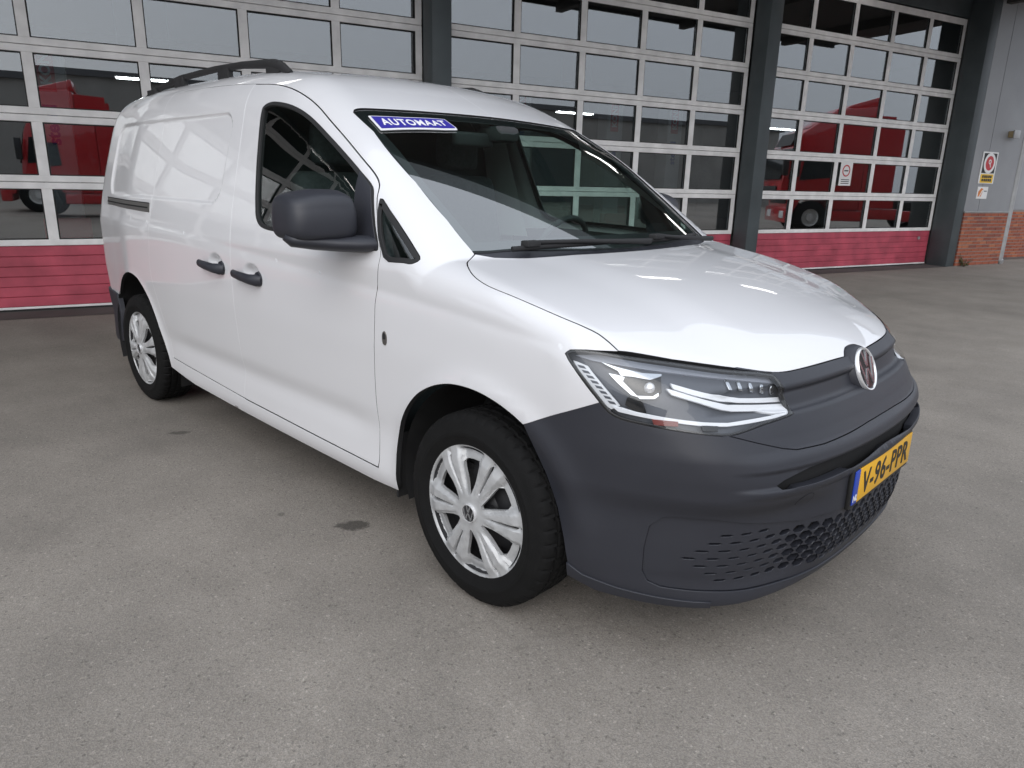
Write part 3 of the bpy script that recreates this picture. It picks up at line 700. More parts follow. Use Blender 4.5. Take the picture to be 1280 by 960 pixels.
for sgn in (0, 1):
    M_ = (lambda d: mirror(d)) if sgn else (lambda d: d)
    hl = put('headlight', M_(hl_panel(HLr, -.034, grow=.010, rim=0)), 'lamp_grey', van)
    HLd = densify(HLq, .02)
    put('lens_gasket', M_(hl_panel(HLr, .0005, grow=-.001, rim=.010, holes=[z3(offset_poly(HLd, -.0055))])), 'black_gloss', hl)
    put('lens', M_(hl_panel(HLr, .001, grow=-.003, rim=0, step=.03)), 'lamp_glass', hl)
    for nm, off, pts in HL_PARTS:
        put(nm, M_(hl_panel(z3(np.array(pts), off), off, rim=.008)), HL_MAT[nm], hl)
    for c in HL_CELLS: put('indicator_cell', M_(hl_panel(z3(np.array(c), -.0145), -.0145, rim=0, step=.02)), 'lamp_grey', hl)
    for c in HL_FINS: put('reflector_fin', M_(hl_panel(z3(np.array(c), -.026), -.026, rim=.006, step=.02)), 'lamp_silver', hl)
    pc = np.array(HL_LENS[0]); pn = np.array([.80, -.58, .10])
    mb = MB(); mb.lathe([(.001, .010), (.008, .0085), (.013, .004), (.015, -.004)], seg=20, axis='x')
    R_ = Vector(pn).to_track_quat('X', 'Z').to_matrix()
    mb.v = [tuple(R_ @ Vector(q) + Vector(pc)) for q in mb.v]
    if sgn: mb.v = [(x, -y, z) for x, y, z in mb.v]
    mb.build('projector_lens', 'chrome', hl, smooth=True)
# ---- round emblem
def emblem(name, loc, n, R, parent, base=.0, mats=('chrome', 'black_gloss')):
    rot = Vector(n).to_track_quat('Z', 'Y').to_matrix()
    if abs(n[2]) < .9:                     # keep the letters upright
        zc = Vector(n).normalized(); xc = Vector((0, 0, 1)).cross(zc).normalized(); yc = zc.cross(xc); rot = Matrix((xc, yc, zc)).transposed()
    def T(mb): mb.v = [tuple(rot @ Vector(q) + Vector(loc)) for q in mb.v]; return mb
    mb = MB(); mb.lathe([(.0005, .003), (R*.86, .0015), (R*.9, -.006), (R*.9, -base - .02)], seg=36, axis='z')
    e = T(mb).build(name, mats[1], parent, smooth=True, sharp=50)
    mb = MB(); mb.lathe([(R*.875, .001), (R*.90, .005), (R*.96, .0055), (R, .001), (R, -.006 - base*.2), (R*.875, -.004)], seg=48, axis='z', closed=True); T(mb).build('ring', mats[0], e, smooth=True, sharp=60)
    mb = MB(); w = R*.068
    def stroke(a, b):
        a, b = np.array(a)*R, np.array(b)*R; d = (b - a)/np.linalg.norm(b - a); q = np.array([-d[1], d[0]])*w
        poly = [a + q, a - q, b - q, b + q]; mb.prism([tuple(c) for c in poly], .0018, .0045)
    for s in (-1, 1):
        stroke((s*.30, .84), (s*.03, .14)); stroke((s*.03, .02), (s*.36, -.76)) if False else None
        stroke((s*.74, .47), (s*.36, -.70)); stroke((s*.36, -.70), (s*.05, .02))
    T(mb).build('letters', 'lamp_silver', e)
    return e
en = gradF(np.array([[.80, 0, .794]]))[0]; en = np.array([.93, 0, .36])
mb = MB(); mb.lathe([(.001, .010), (.068, .009), (.078, .0), (.084, -.03), (.087, -.07)], seg=40, axis='x')
R_ = Vector(en).to_track_quat('X', 'Z').to_matrix(); mb.v = [tuple(R_ @ Vector(q) + Vector((.796, 0, .792))) for q in mb.v]
emb_base = mb.build('emblem_housing', 'plastic', van, smooth=True, sharp=50)
emblem('emblem', (.809, 0, .795), en, .070, emb_base)
# ---- number plate
PX, PZ = .905, .497
pl_root = MB().box(PX - .014, PX, -.268, .268, PZ - .068, PZ + .062).build('number_plate', 'plate_black', van, bevel=.004)
MB().box(PX, PX + .004, -.222, .258, PZ - .053, PZ + .053).build('yellow_field', 'plate_yellow', pl_root, bevel=.0012)
MB().box(PX, PX + .004, -.258, -.2225, PZ - .053, PZ + .053).build('blue_field', 'plate_blue', pl_root, bevel=.0012)
def face_x(vf, x, y, z): return [(x + c, y + a, z + b) for a, b, c in vf[0]], vf[1]
v, f = face_x(text_mesh('V-96-PPR', .098, bold=.0016, extrude=.0006, space=1.10), PX + .0047, .018, PZ - .001)
xs = [q[1] for q in v]; k = .425/(max(xs) - min(xs)); mid = (max(xs) + min(xs))/2
zs = [q[2] for q in v]; kz = .077/(max(zs) - min(zs)); mz = (max(zs) + min(zs))/2
MB().add([(a, .018 + (b - mid)*k, PZ + (c - mz)*kz) for a, b, c in v], f).build('registration', 'plate_black', pl_root, fix=False)
v, f = face_x(text_mesh('NL', .027, bold=.0006, extrude=.0004), PX + .0045, -.2405, PZ - .034)
MB().add(v, f).build('country_code', 'sticker_white', pl_root, fix=False)
# ---- wheels
def wheel(cx, sgn, yc):
    """sgn -1: right side of the van"""
    o = empty('wheel', (cx, sgn*yc, .322)); o.parent = van
    W, Rt = .205, .322
    # tyre: profile (radius, axial), outer face at negative axial, tread with blocks
    seg = 264; mb = MB(); v = []; f = []
    prof = [(.214,-.084,0),(.220,-.094,0),(.236,-.102,0),(.250,-.1058,0),(.252,-.1070,0),(.262,-.1070,0),(.264,-.1055,0),(.285,-.102,0),(.298,-.097,0),(.3045,-.093,1),(.3125,-.087,1),(.3185,-.078,1),(.3210,-.066,1),(.3215,-.056,2),(.3145,-.053,0),(.3145,-.047,0),(.322,-.044,2),(.322,-.022,2),(.3145,-.019,0),(.3145,-.013,0),(.322,-.010,3),(.322,.010,3),
            (.3145,.013,0),(.3145,.019,0),(.322,.022,2),(.322,.044,2),(.3145,.047,0),(.3145,.053,0),(.3215,.056,2),(.3205,.070,1),(.3145,.084,1),(.300,.095,0),(.26,.1055,0),(.215,.098,0),(.205,.088,0)]
    n = len(prof)
    for j in range(seg):
        a = 2*math.pi*j/seg
        for r, h, k in prof:
            d = 0
            if k == 1 and j % 6 == 0: d = -.0055 if r > .31 else -.003
            if k == 2 and (j + 2) % 6 == 0: d = -.006
            if k == 3 and (j + 4) % 8 == 0: d = -.005
            v.append(((r + d)*math.cos(a), h, (r + d)*math.sin(a)))
    for j in range(seg):
        k = (j + 1) % seg
        for i in range(n - 1): f.append((j*n + i, j*n + i + 1, k*n + i + 1, k*n + i))
    mb.add(v, f); ty = mb.build('tyre', 'tyre', o, smooth=True, sharp=28)
    # dark steel wheel behind the trim
    mb = MB(); mb.lathe([(.208,-.088),(.204,-.060),(.196,-.030),(.15,-.034),(.12,-.052),(.075,-.050),(.06,-.062),(.001,-.062)], seg=48); st = mb.build('steel_wheel', 'steel_black', o, smooth=True, sharp=40)
    for k in range(10):
        a = 2*math.pi*(k + .3)/10
        MB().tube([(.135*math.cos(a), -.046, .135*math.sin(a)), (.135*math.cos(a), -.040, .135*math.sin(a))], .019, seg=14).build('vent_hole', 'dark', st)
    for k in range(5):
        a = 2*math.pi*k/5 + .4
        MB().tube([(.056*math.cos(a), -.075, .056*math.sin(a)), (.056*math.cos(a), -.050, .056*math.sin(a))], .011, seg=6).build('wheel_bolt', 'steel_black', st)
    # trim disc with six pairs of blades
    def yprof(r): return -.092 - .010*sstep(.215, .175, r) - .004*np.cos(np.clip(r/.19, 0, 1)*math.pi*.5)
    loops = [np.array([(.2235*math.cos(a), .2235*math.sin(a)) for a in np.linspace(0, 2*math.pi, 120, endpoint=False)])]
    for k in range(6):
        a0 = 2*math.pi*k/6 + .06
        sw = lambda r: .30*(r - .1)*.35
        prof_o = [(.060,.07),(.075,.135),(.095,.178),(.12,.205),(.145,.222),(.164,.222)]
        op = [(r, a0 + math.pi/6 - wd + sw(r)) for r, wd in prof_o] + [(.174, a0 + math.pi/6 + sw(.174) + w_) for w_ in (-.16, 0, .16)] + [(r, a0 + math.pi/6 + wd + sw(r)) for r, wd in prof_o[::-1]]
        loops.append(np.array([(r*math.cos(a), r*math.sin(a)) for r, a in op]))
        sl = [(.086,-.016),(.14,-.030),(.192,-.032),(.199,0),(.192,.032),(.14,.030),(.086,.016)]
        loops.append(np.array([(r*math.cos(a0 + da + sw(r)), r*math.sin(a0 + da + sw(r))) for r, da in sl]))
    pts = [np.vstack(loops)]; g = np.stack(np.meshgrid(np.arange(-.226, .226, .0052), np.arange(-.226, .226, .0052)), -1).reshape(-1, 2)
    keep = inside(loops[0], g)
    for L in loops[1:]: keep &= ~inside(L, g)
    g = g[keep]; bp = pts[0]; dd = np.sqrt(((g[:, None] - bp[None])**2).sum(2)).min(1); g = g[dd > .0022]
    allp = np.vstack([bp, g]); ed = []; k0 = 0
    for L in loops: ed += [(k0 + i, k0 + (i + 1) % len(L)) for i in range(len(L))]; k0 += len(L)
    v2, _, f2, _, _, _ = delaunay_2d_cdt([Vector(map(float, q)) for q in allp], ed, [], 0, 1e-7)
    v2 = np.array([tuple(q) for q in v2]); f2 = [q for q in f2]; cen = np.array([v2[list(q)].mean(0) for q in f2]); keep = inside(loops[0], cen)
    for L in loops[1:]: keep &= ~inside(L, cen)
    f2 = [tuple(q) for q, kk in zip(f2, keep) if kk]
    rr = np.hypot(v2[:, 0], v2[:, 1]); aa = np.arctan2(v2[:, 1], v2[:, 0])
    hh = yprof(rr)
    # crown each blade a little
    m6 = (aa - .06 - .105*(rr - .1)) % (math.pi/3); m6 = np.minimum(m6, math.pi/3 - m6)
    wb = .285 - .07*(rr - .06)/.15*0       # half angle of a blade pair
    hh = hh + (.010*np.clip((np.abs(m6 - .135) - .085)/.05, 0, 1))*sstep(.05, .11, rr)*(1 - sstep(.206, .218, rr))
    hh = hh + .012*sstep(.285, .325, m6)*sstep(.155, .175, rr)*(1 - sstep(.203, .213, rr))
    V3 = [(x, h, z) for (x, z), h in zip(v2, hh)]
    mb = MB(); mb.add(V3, f2)
    ob = mb.build('wheel_trim', 'trim_silver', o)
    bm = bmesh.new(); bm.from_mesh(ob.data)
    for fc in bm.faces:
        if fc.normal.y > 0: fc.normal_flip()
    r = bmesh.ops.extrude_edge_only(bm, edges=[e for e in bm.edges if e.is_boundary])
    for w in [x for x in r['geom'] if isinstance(x, bmesh.types.BMVert)]: w.co.y += .012; 
    bmesh.ops.recalc_face_normals(bm, faces=bm.faces); bm.to_mesh(ob.data); bm.free()
    ob.data.polygons.foreach_set('use_smooth', [True]*len(ob.data.polygons)); ob.data.set_sharp_from_angle(angle=math.radians(32))
    em = emblem('hub_emblem', (0, -.110, 0), (0, -1, 0), .031, ob, mats=('chrome', 'steel_black'))
    # tyre valve
    MB().tube([(-.075, -.085, -.178), (-.068, -.10, -.168)], .0045, seg=8).build('valve', 'black_rubber', o)
    if sgn > 0: o.rotation_euler = (0, 0, math.pi)
    return o
w0 = wheel(0, -1, .832)
def copy_tree(o, parent=None):
    c = o.copy(); col.objects.link(c); c.parent = parent
    for ch in list(o.children): copy_tree(ch, c)
    return c
for (cx, sg, yc, ang) in ((-2.97, -1, .796, .9), (0, 1, .832, .3), (-2.97, 1, .796, 2.)):
    w = copy_tree(w0, van); w.location = (cx, sg*yc, .322); w.rotation_euler = (0, ang, 0) if sg < 0 else (0, ang, math.pi)
# ---- wheel housings and underbody
for cx in (0, -2.97):
    for sgn in (-1, 1):
        mb = MB(); R = .408 if cx == 0 else .465; v = []; f = []; n = 28
        for i in range(n + 1):
            a = math.radians((-8 if cx == 0 else -18) + (206 if cx == 0 else 216)*i/n)
            kx = (1.0 if math.cos(a) > 0 else 1.10) if cx == 0 else 1.06
            v += [(cx + R*math.cos(a)*kx, sgn*(.852 if cx == 0 else .862), .322 + R*math.sin(a)), (cx + R*math.cos(a)*kx, sgn*.50, .322 + R*math.sin(a))]
        f = [(2*i, 2*i + 1, 2*i + 3, 2*i + 2) for i in range(n)]
        c = len(v); v.append((cx, sgn*.50, .35)); f += [(2*i + 1, 2*i + 3, c) for i in range(n)]
        mb.add(v, f).build('wheel_arch_liner', 'black_rubber', van, smooth=True, sharp=50)
mb = MB(); mb.box(-3.80, -3.40, -.70, .70, .30, .36); mb.box(-2.52, -.45, -.84, .84, .225, .30); mb.box(-3.4, -2.52, -.50, .50, .26, .36); mb.box(-.45, .40, -.50, .50, .20, .32); mb.box(.40, .70, -.42, .42, .215, .26); mb.build('underbody', 'dark', van)
for sgn in (-1, 1):
    MB().box(-.468, -.455, sgn*.70 - (.18 if sgn < 0 else 0), sgn*.70 + (.18 if sgn > 0 else 0), .20, .45).build('mud_flap', 'black_rubber', van, bevel=.004)
# ---- mirrors
def mirror_unit(sgn, door):
    n1, n2 = 40, 28; v = []; f = []
    # housing: rounded box with a bulged front, wider at the outside
    C0 = np.array([-.670, -1.042, 1.212]); A = np.array([.092, .112, .084])
    for i in range(n2 + 1):
        th = -math.pi/2 + math.pi*i/n2
        for j in range(n1):
            ph = 2*math.pi*j/n1
            s = lambda t, e: math.copysign(abs(t)**e, t)
            x = s(math.cos(th), .36)*s(math.cos(ph), .50); y = s(math.cos(th), .36)*s(math.sin(ph), .36); z = s(math.sin(th), .36)
            px, py, pz = x*A[0], y*A[1], z*A[2]
            pz *= 1 - .10*y*0 ; px *= (1 - .12*max(z, 0)); py *= 1 - .05*max(z, 0)
            pz -= .018*max(0, x)*(1 if z > 0 else -.2) ; pz -= .018*max(0, -y)*max(0, z)
            px -= .030*(-y)*.9
            v.append((C0[0] + px, sgn*-1*(C0[1] + py)*1.0 if False else (C0[1] + py)*(1 if sgn < 0 else -1), C0[2] + pz))
    for i in range(n2):
        for j in range(n1):
            k = (j + 1) % n1; f.append((i*n1 + j, i*n1 + k, (i+1)*n1 + k, (i+1)*n1 + j))
    mb = MB(); mb.add(v, f); h = mb.build('mirror', 'plastic', van, smooth=True, sharp=75)
    S = 1 if sgn < 0 else -1
    mb = MB(); mb.tube([(-.700, S*-1.140, 1.144), (-.690, S*-1.12, 1.134), (-.665, S*-1.05, 1.126), (-.625, S*-.98, 1.120), (-.580, S*-.925, 1.118), (-.57, S*-.885, 1.118)], [.020, .036, .040, .040, .040, .040], seg=14, squash=(1.7, .72)); mb.build('mirror_arm', 'plastic', h, smooth=True, sharp=60)
    mb = MB(); mb.box(-.772, -.757, *sorted((S*-1.125, S*-.965)), 1.155, 1.270); mb.build('mirror_glass', 'chrome', h)
    return h
mirror_unit(-1, door_r); mirror_unit(1, door_l)
# ---- roof rails
for sgn in (-1, 1):
    P = [(-1.555,-.60,1.772),(-1.62,-.60,1.800),(-1.69,-.60,1.820),(-1.80,-.60,1.829),(-2.0,-.60,1.842),(-2.3,-.60,1.848),(-2.75,-.595,1.840),(-3.1,-.585,1.812),(-3.26,-.58,1.784),(-3.32,-.58,1.77)]
    mb = MB(); mb.tube([(x, y*-sgn if sgn > 0 else y, z) for x, y, z in P], [.014,.022,.023,.020,.017,.016,.016,.017,.017,.012], seg=10, squash=(.8, 1.0)); rr_ = mb.build('roof_rail', 'black_rubber', van, smooth=True, sharp=60)
    for x in (-1.70, -2.20, -2.75, -3.16):
        zb = on_top([(x, -.60)])[0, 2]; y = .60 if sgn > 0 else -.60
        mb = MB(); mb.box(x - .06, x + .06, y - .014, y + .016, zb - .02, zb + .044 if x > -3 else zb + .02); mb.build('rail_foot', 'black_rubber', rr_, bevel=.006)
# roof antenna
zb = on_top([(-3.3, 0)])[0, 2]
# ---- wipers
def on_ws(pts, off): return [tuple(q) for q in on_top(pts, off)]
for pts, arm in (([(-.170,-.60),(-.148,-.46),(-.128,-.30),(-.118,-.14)], [(-.158,-.52),(-.120,-.30),(-.085,-.10),(-.060,.05)]),
                 ([(-.115,-.12),(-.108,.05),(-.118,.25),(-.150,.46),(-.178,.58)], [(-.115,.18),(-.10,.34),(-.10,.50),(-.115,.62)])):
    b = MB().tube(on_ws(pts, .016), .007, seg=8, squash=(1, 1.3)).build('wiper_blade', 'black_rubber', van, smooth=True, sharp=60)
    a = MB().tube(on_ws(arm, .030), [.007,.008,.010,.012], seg=8).build('wiper_arm', 'black_rubber', b, smooth=True, sharp=60)
    c = on_ws([arm[0]], .022)[0]; MB().box(c[0] - .018, c[0] + .018, c[1] - .034, c[1] + .034, c[2] - .004, c[2] + .016).build('wiper_joint', 'black_rubber', b, bevel=.004)
# ---- cab interior
dash = MB()
prof = [(-.14,.98),(-.22,1.055),(-.40,1.075),(-.56,1.06),(-.66,1.00),(-.70,.90),(-.60,.80),(-.2,.80)]
dash.prism(prof, -.78, .78, lambda a, b, h: (a, h, b)); dash.build('dashboard', 'interior_dark', van, bevel=.015)
mb = MB(); mb.tube([( -.80 + .185*math.sin(a)*.35, .38 + .185*math.cos(a), 1.0 + .185*math.sin(a)*.94) for a in np.linspace(0, 2*math.pi, 33)], .014, seg=8, cap=False); sw = mb.build('steering_wheel', 'interior_dark', van, smooth=True)
mb = MB(); mb.tube([(-.79, .38, 1.0), (-.66, .38, .93)], [.07, .05], seg=16); mb.build('hub', 'interior_dark', sw, smooth=True, sharp=40)
for y in (-.38, .38):
    st_ = MB().box(-1.42, -.92, y - .25, y + .25, .62, .78).build('seat', 'seat_cloth', van, bevel=.05, bseg=3)
    mb = MB(); v, f = box_vf(-1.50, -1.37, y - .24, y + .24, .76, 1.36); v = [(x - (z - .76)*.22, yy*(1 if z < 1 else 1), z) for x, yy, z in v]; mb.add(v, f); mb.build('seat_back', 'seat_cloth', st_, bevel=.05, bseg=3)
    v, f = box_vf(-1.61, -1.52, y - .13, y + .13, 1.39, 1.58); MB().add(v, f).build('head_rest', 'seat_cloth', st_, bevel=.035, bseg=3)
MB().prism([(-.84, .31), (.84, .31), (.86, 1.05), (.70, 1.58), (.55, 1.70), (-.55, 1.70), (-.70, 1.58), (-.86, 1.05)], -1.735, -1.715, lambda a, b, h: (h, a, b)).build('bulkhead', 'interior_dark', van)
MB().box(-1.71, -.50, -.83, .83, .302, .40).build('cab_floor', 'interior_dark', van)
d = panel_data(sym_outline(np.vstack([t3([(-.99,0),(-1.0,-.3),(-1.04,-.60)]), t3([(-1.69,-.60),(-1.69,-.3),(-1.69,0)])])), Top, step=.08, rim=0, off=-.035, far=2.2); put('headliner', d, 'trim_grey', van)
for sgn in (0, 1):
    d = panel_data(p3([(-1.60,.42),(-1.60,1.06),(-1.2,1.085),(-.62,1.075),(-.56,.42)]), Side, step=.08, rim=0, off=-.055); put('door_card', mirror(d) if sgn else d, 'interior_dark', van)
    pil = on_top([(-.95,-.66),(-.80,-.668),(-.525,-.690),(-.353,-.694),(-.25,-.70)], -.03); side_p = on_side([(-.40,1.13),(-.50,1.20),(-.66,1.29),(-.84,1.40),(-1.0,1.48)], -.035)
    v = [tuple(q) for q in pil] + [tuple(q) for q in side_p[::-1]]
    if sgn: v = [(x, -y, z) for x, y, z in v]
    mesh_obj('pillar_trim', v, [(i, i + 1, i + 6, i + 5) for i in range(4)], 'trim_grey', van)
    yb = on_side([(-1.60, 1.3)])[0, 1]
    mb = MB(); mb.add(*[[(-1.70, -.80, 1.02), (-1.47, -.86, 1.02), (-1.56, -.72, 1.62), (-1.71, -.69, 1.66)], [(0, 1, 2, 3)]])
    if sgn: mb.v = [(x, -y, z) for x, y, z in mb.v]
    mb.build('b_pillar_trim', 'trim_grey', van)
# interior mirror and sensor housing behind the glass
mb = MB(); mb.box(-.90, -.86, -.24, -.02, 1.475, 1.535); im = mb.build('interior_mirror', 'interior_dark', van, bevel=.014, bseg=3)
mb = MB(); mb.box(-.93, -.78, -.06, .06, 1.50, 1.565); mb.build('sensor_housing', 'interior_dark', im, bevel=.02, bseg=2)
# ---- banner stuck behind the top of the windscreen
ban_c = [(-.897,-.655),(-.800,-.668),(-.785,-.50),(-.772,-.38),(-.770,-.318),(-.785,-.312),(-.850,-.318),(-.860,-.40),(-.870,-.50)]
bq = np.array(ban_c)
d = panel_data(on_top(bq), Top, step=.02, rim=.001, off=.0015, far=2.2)
ban = mesh_obj('window_banner', d[0], d[1], 'sticker_white', None, normals=d[2])
tag(ban, 'slanted blue strip reading AUTOMAAT across the top corner of the windscreen', 'sign')
d = panel_data(on_top(offset_poly(densify(bq, .02), -.006)), Top, step=.02, rim=.0, off=.0028, far=2.2); mesh_obj('blue_field', d[0], d[1], 'sticker_blue', ban, normals=d[2])
v, f = text_mesh('AUTOMAAT', .1, bold=.0030, space=1.13)
x0, x1 = min(q[0] for q in v), max(q[0] for q in v); y0, y1 = min(q[1] for q in v), max(q[1] for q in v)
uv = np.array([((q[0] - x0)/(x1 - x0), (q[1] - y0)/(y1 - y0)) for q in v])
bl, br, tl, tr = np.array((-.822,-.638)), np.array((-.792,-.346)), np.array((-.871,-.632)), np.array((-.832,-.344))
s, t = uv[:, :1], uv[:, 1:]
bow = -.006*4*s*(1 - s)*np.array([[-1., 0]])
q = (bl*(1 - s) + br*s)*(1 - t) + (tl*(1 - s) + tr*s)*t + bow
P = on_top(q, .0042); mesh_obj('lettering', P, f, 'sticker_white', ban)
# ---------------------------------------------------------------- workshop building
BY, BD = 1.2687, 6.1736
EU = np.array([math.cos(BY), math.sin(BY), 0]); EN = np.array([-math.sin(BY), math.cos(BY), 0])
def W(u, v, z=0.): return tuple(EU*u + EN*(BD + v) + np.array([0, 0, z]))     # u along the wall, v into the hall
def wempty(name, u, v, z=0.): return empty(name, W(u, v, z), BY)
mat('alu_white', (.86, .85, .845), rough=.42, noise=(5, .17), spec=.4)
mat('door_red', (.49, .080, .120), rough=.5, noise=(3.5, .34))
mat('seal', (.02, .02, .02), rough=.8)
mat('column_grey', (.068, .083, .090), rough=.5, noise=(2.5, .22))
mat('cladding', (.28, .29, .305), rough=.45, noise=(1.2, .16))
mat('brick', (.36, .105, .058), rough=.85, noise=(30, .35), bump=(120, .5))
mat('brick_dark', (.27, .080, .052), rough=.85, noise=(30, .35), bump=(120, .5))
mat('brick_light', (.44, .15, .075), rough=.85, noise=(30, .3), bump=(120, .5))
mat('mortar', (.26, .23, .21), rough=.95, noise=(40, .2))
mat('galvanised', (.42, .43, .44), rough=.45, metal=.3, noise=(6, .2))
mat('canopy_under', (.055, .052, .050), rough=.75, noise=(1.5, .3))
mat('hall_wall', (.32, .32, .31), rough=.9, noise=(.8, .2))
mat('hall_floor', (.12, .115, .11), rough=.5, noise=(1.2, .3))
mat('hall_ceiling', (.13, .13, .13), rough=.9)
mat('tube_light', (.9, .9, .9), rough=.4, emit=(1, .98, .95), estr=20.)
mat('sign_white', (.78, .78, .78), rough=.4); mat('sign_yellow', (.80, .50, .02), rough=.4); mat('sign_red', (.50, .03, .04), rough=.4)
mat('sign_black', (.02, .02, .02), rough=.5); mat('sign_orange', (.65, .20, .03), rough=.4); mat('koni_red', (.55, .02, .035), rough=.4)
mat('stertil_blue', (.02, .06, .35), rough=.4); mat('lift_grey', (.66, .66, .64), rough=.5, noise=(3, .15))
mat('exit_green', (.02, .30, .12), rough=.5, emit=(.05, .9, .35), estr=.6)
mat('truck_red', (.50, .012, .018), rough=.3, coat=1.0); mat('truck_dark', (.02, .02, .022), rough=.5); mat('truck_glass', (.015, .018, .02), rough=.05)
mat('lamp_brass', (.35, .27, .15), rough=.5)
bld = tag(wempty('workshop_building', 0, 0), 'grey workshop hall with glazed doors, dark steel columns and deep flat canopy', 'building')
def bpart(name, m, *boxes, parent=bld, bevel=0.):
    mb = MB()
    for b in boxes: mb.box(*b)
    return mb.build(name, m, parent, bevel=bevel)
HT = 4.62                                   # canopy underside
DOORS = [(-12.90, -8.10), (-8.10 + .0, -3.34), (-3.34 + .0, 1.50), (1.74, 6.60), (6.86, 11.66)]
# columns between the doors (I-section with closed face)
for (u0, u1) in ((-13.2, -12.95), (-8.20, -7.96), (-3.46, -3.22), (1.50, 1.735), (6.61, 6.85)):
    c = bpart('column', 'column_grey', (u0, u1, -.28, .0, 0, HT), bevel=.006)
    bpart('base_plate', 'column_grey', (u0 - .03, u1 + .03, -.31, .03, .002, .022), parent=c)
# pier at the end of the row and the clad wall standing forward of the doors
bpart('column', 'column_grey', (11.66, 11.90, -.39, .0, 0, HT), bevel=.006)
bpart('wall_panel', 'cladding', (11.905, 12.34, -.388, -.20, 1.01, HT)); bpart('wall_panel', 'cladding', (12.352, 13.36, -.388, -.20, 1.01, HT))
bpart('flashing', 'galvanised', (11.90, 13.38, -.415, -.375, .985, 1.008))
bpart('inner_wall', 'hall_wall', (11.90, 13.36, -.19, .20, 0, HT))
# brick plinth, brick by brick
pl = bpart('brick_plinth', 'mortar', (11.918, 13.352, -.405, -.21, 0, .984))
bl_, bh_, bj = .208, .050, .0125
brick_me = {}
for m in ('brick', 'brick_dark', 'brick_light'):
    o = MB().box(0, bl_, -.006, .06, 0, bh_).build('brick', m, None, bevel=.003, bseg=1); brick_me[m] = o.data; bpy.data.objects.remove(o)
half_me = {}
for m in ('brick', 'brick_dark', 'brick_light'):
    o = MB().box(0, .098, -.006, .06, 0, bh_).build('brick', m, None, bevel=.003, bseg=1); half_me[m] = o.data; bpy.data.objects.remove(o)
rows = 15
for r in range(rows):
    z = .012 + r*(bh_ + bj + .0022); u = 11.916
    seq = ['h'] if r % 2 else []
    while u < 13.35 - .095:
        k = seq.pop(0) if seq else 'f'
        ln = .098 if k == 'h' else bl_
        if u + ln > 13.356: k = 'h'; ln = .098
        if u + ln > 13.356: break
        m = random.choices(('brick', 'brick_dark', 'brick_light'), (6, 3, 2))[0]
        b = bpy.data.objects.new('brick', (half_me if k == 'h' else brick_me)[m]); link(b, pl); b.location = (u, -.406 + random.uniform(-.002, .002), z)
        u += ln + bj
    # returns on the short side facing the doors
    v = -.395 + (0 if r % 2 else .0)
    b = bpy.data.objects.new('brick', (brick_me if r % 2 else half_me)[random.choice(('brick', 'brick_dark'))]); link(b, pl); b.location = (11.914, -.395, z); b.rotation_euler = (0, 0, math.pi/2); b.location = (11.915 + .0, -.398, z)
    b.rotation_euler = (0, 0, 0); b.scale = (.05, 2.9, 1); b.location = (11.9105, -.385, z)
# canopy and roof
bpart('canopy', 'canopy_under', (-14, 13.6, -4.30, .0, HT, HT + .35))
bpart('canopy_edge', 'column_grey', (-14, 13.6, -4.36, -4.302, HT - .06, HT + .45))
for u in np.arange(-12, 13.5, 3.0): bpart('canopy_beam', 'canopy_under', (u, u + .14, -4.29, -.30, HT - .16, HT - .002))
bpart('roof', 'canopy_under', (-14, 14, .002, 18, 5.35, 5.6)); bpart('upper_wall', 'cladding', (-14, 13.6, -.05, .12, HT + .352, 5.6))
bpart('lintel', 'column_grey', (-14, 11.66, .002, .16, 4.26, HT + .35))
bpart('back_wall', 'hall_wall', (-14, 22, 17.8, 18, 0, 5.34)); bpart('hall_wall', 'hall_wall', (-14.2, -14.0, .2, 17.8, 0, 5.34)); bpart('hall_wall', 'hall_wall', (22, 22.2, .2, 17.8, 0, 5.34)); bpart('ceiling', 'hall_ceiling', (-13.9, 21.9, .21, 17.7, 5.25, 5.34)); bpart('roof', 'canopy_under', (14.0, 22.2, .2, 18, 5.35, 5.6)); bpart('hall_front', 'hall_wall', (13.4, 22, .4, .6, 0, 5.3))
# pilaster wall farther back past the downpipe
bpart('far_wall', 'cladding', (13.42, 21.9, .33, .38, 1.01, HT)); fp = bpart('brick_plinth', 'mortar', (13.42, 21.9, .32, .39, 0, 1.005))
for r in range(rows):
    u = 13.45 + (.11 if r % 2 else 0)
    while u < 16.2:
        b = bpy.data.objects.new('brick', brick_me[random.choices(('brick', 'brick_dark', 'brick_light'), (6, 3, 2))[0]]); link(b, fp); b.location = (u, .318, .012 + r*(bh_ + bj + .0022)); u += bl_ + bj
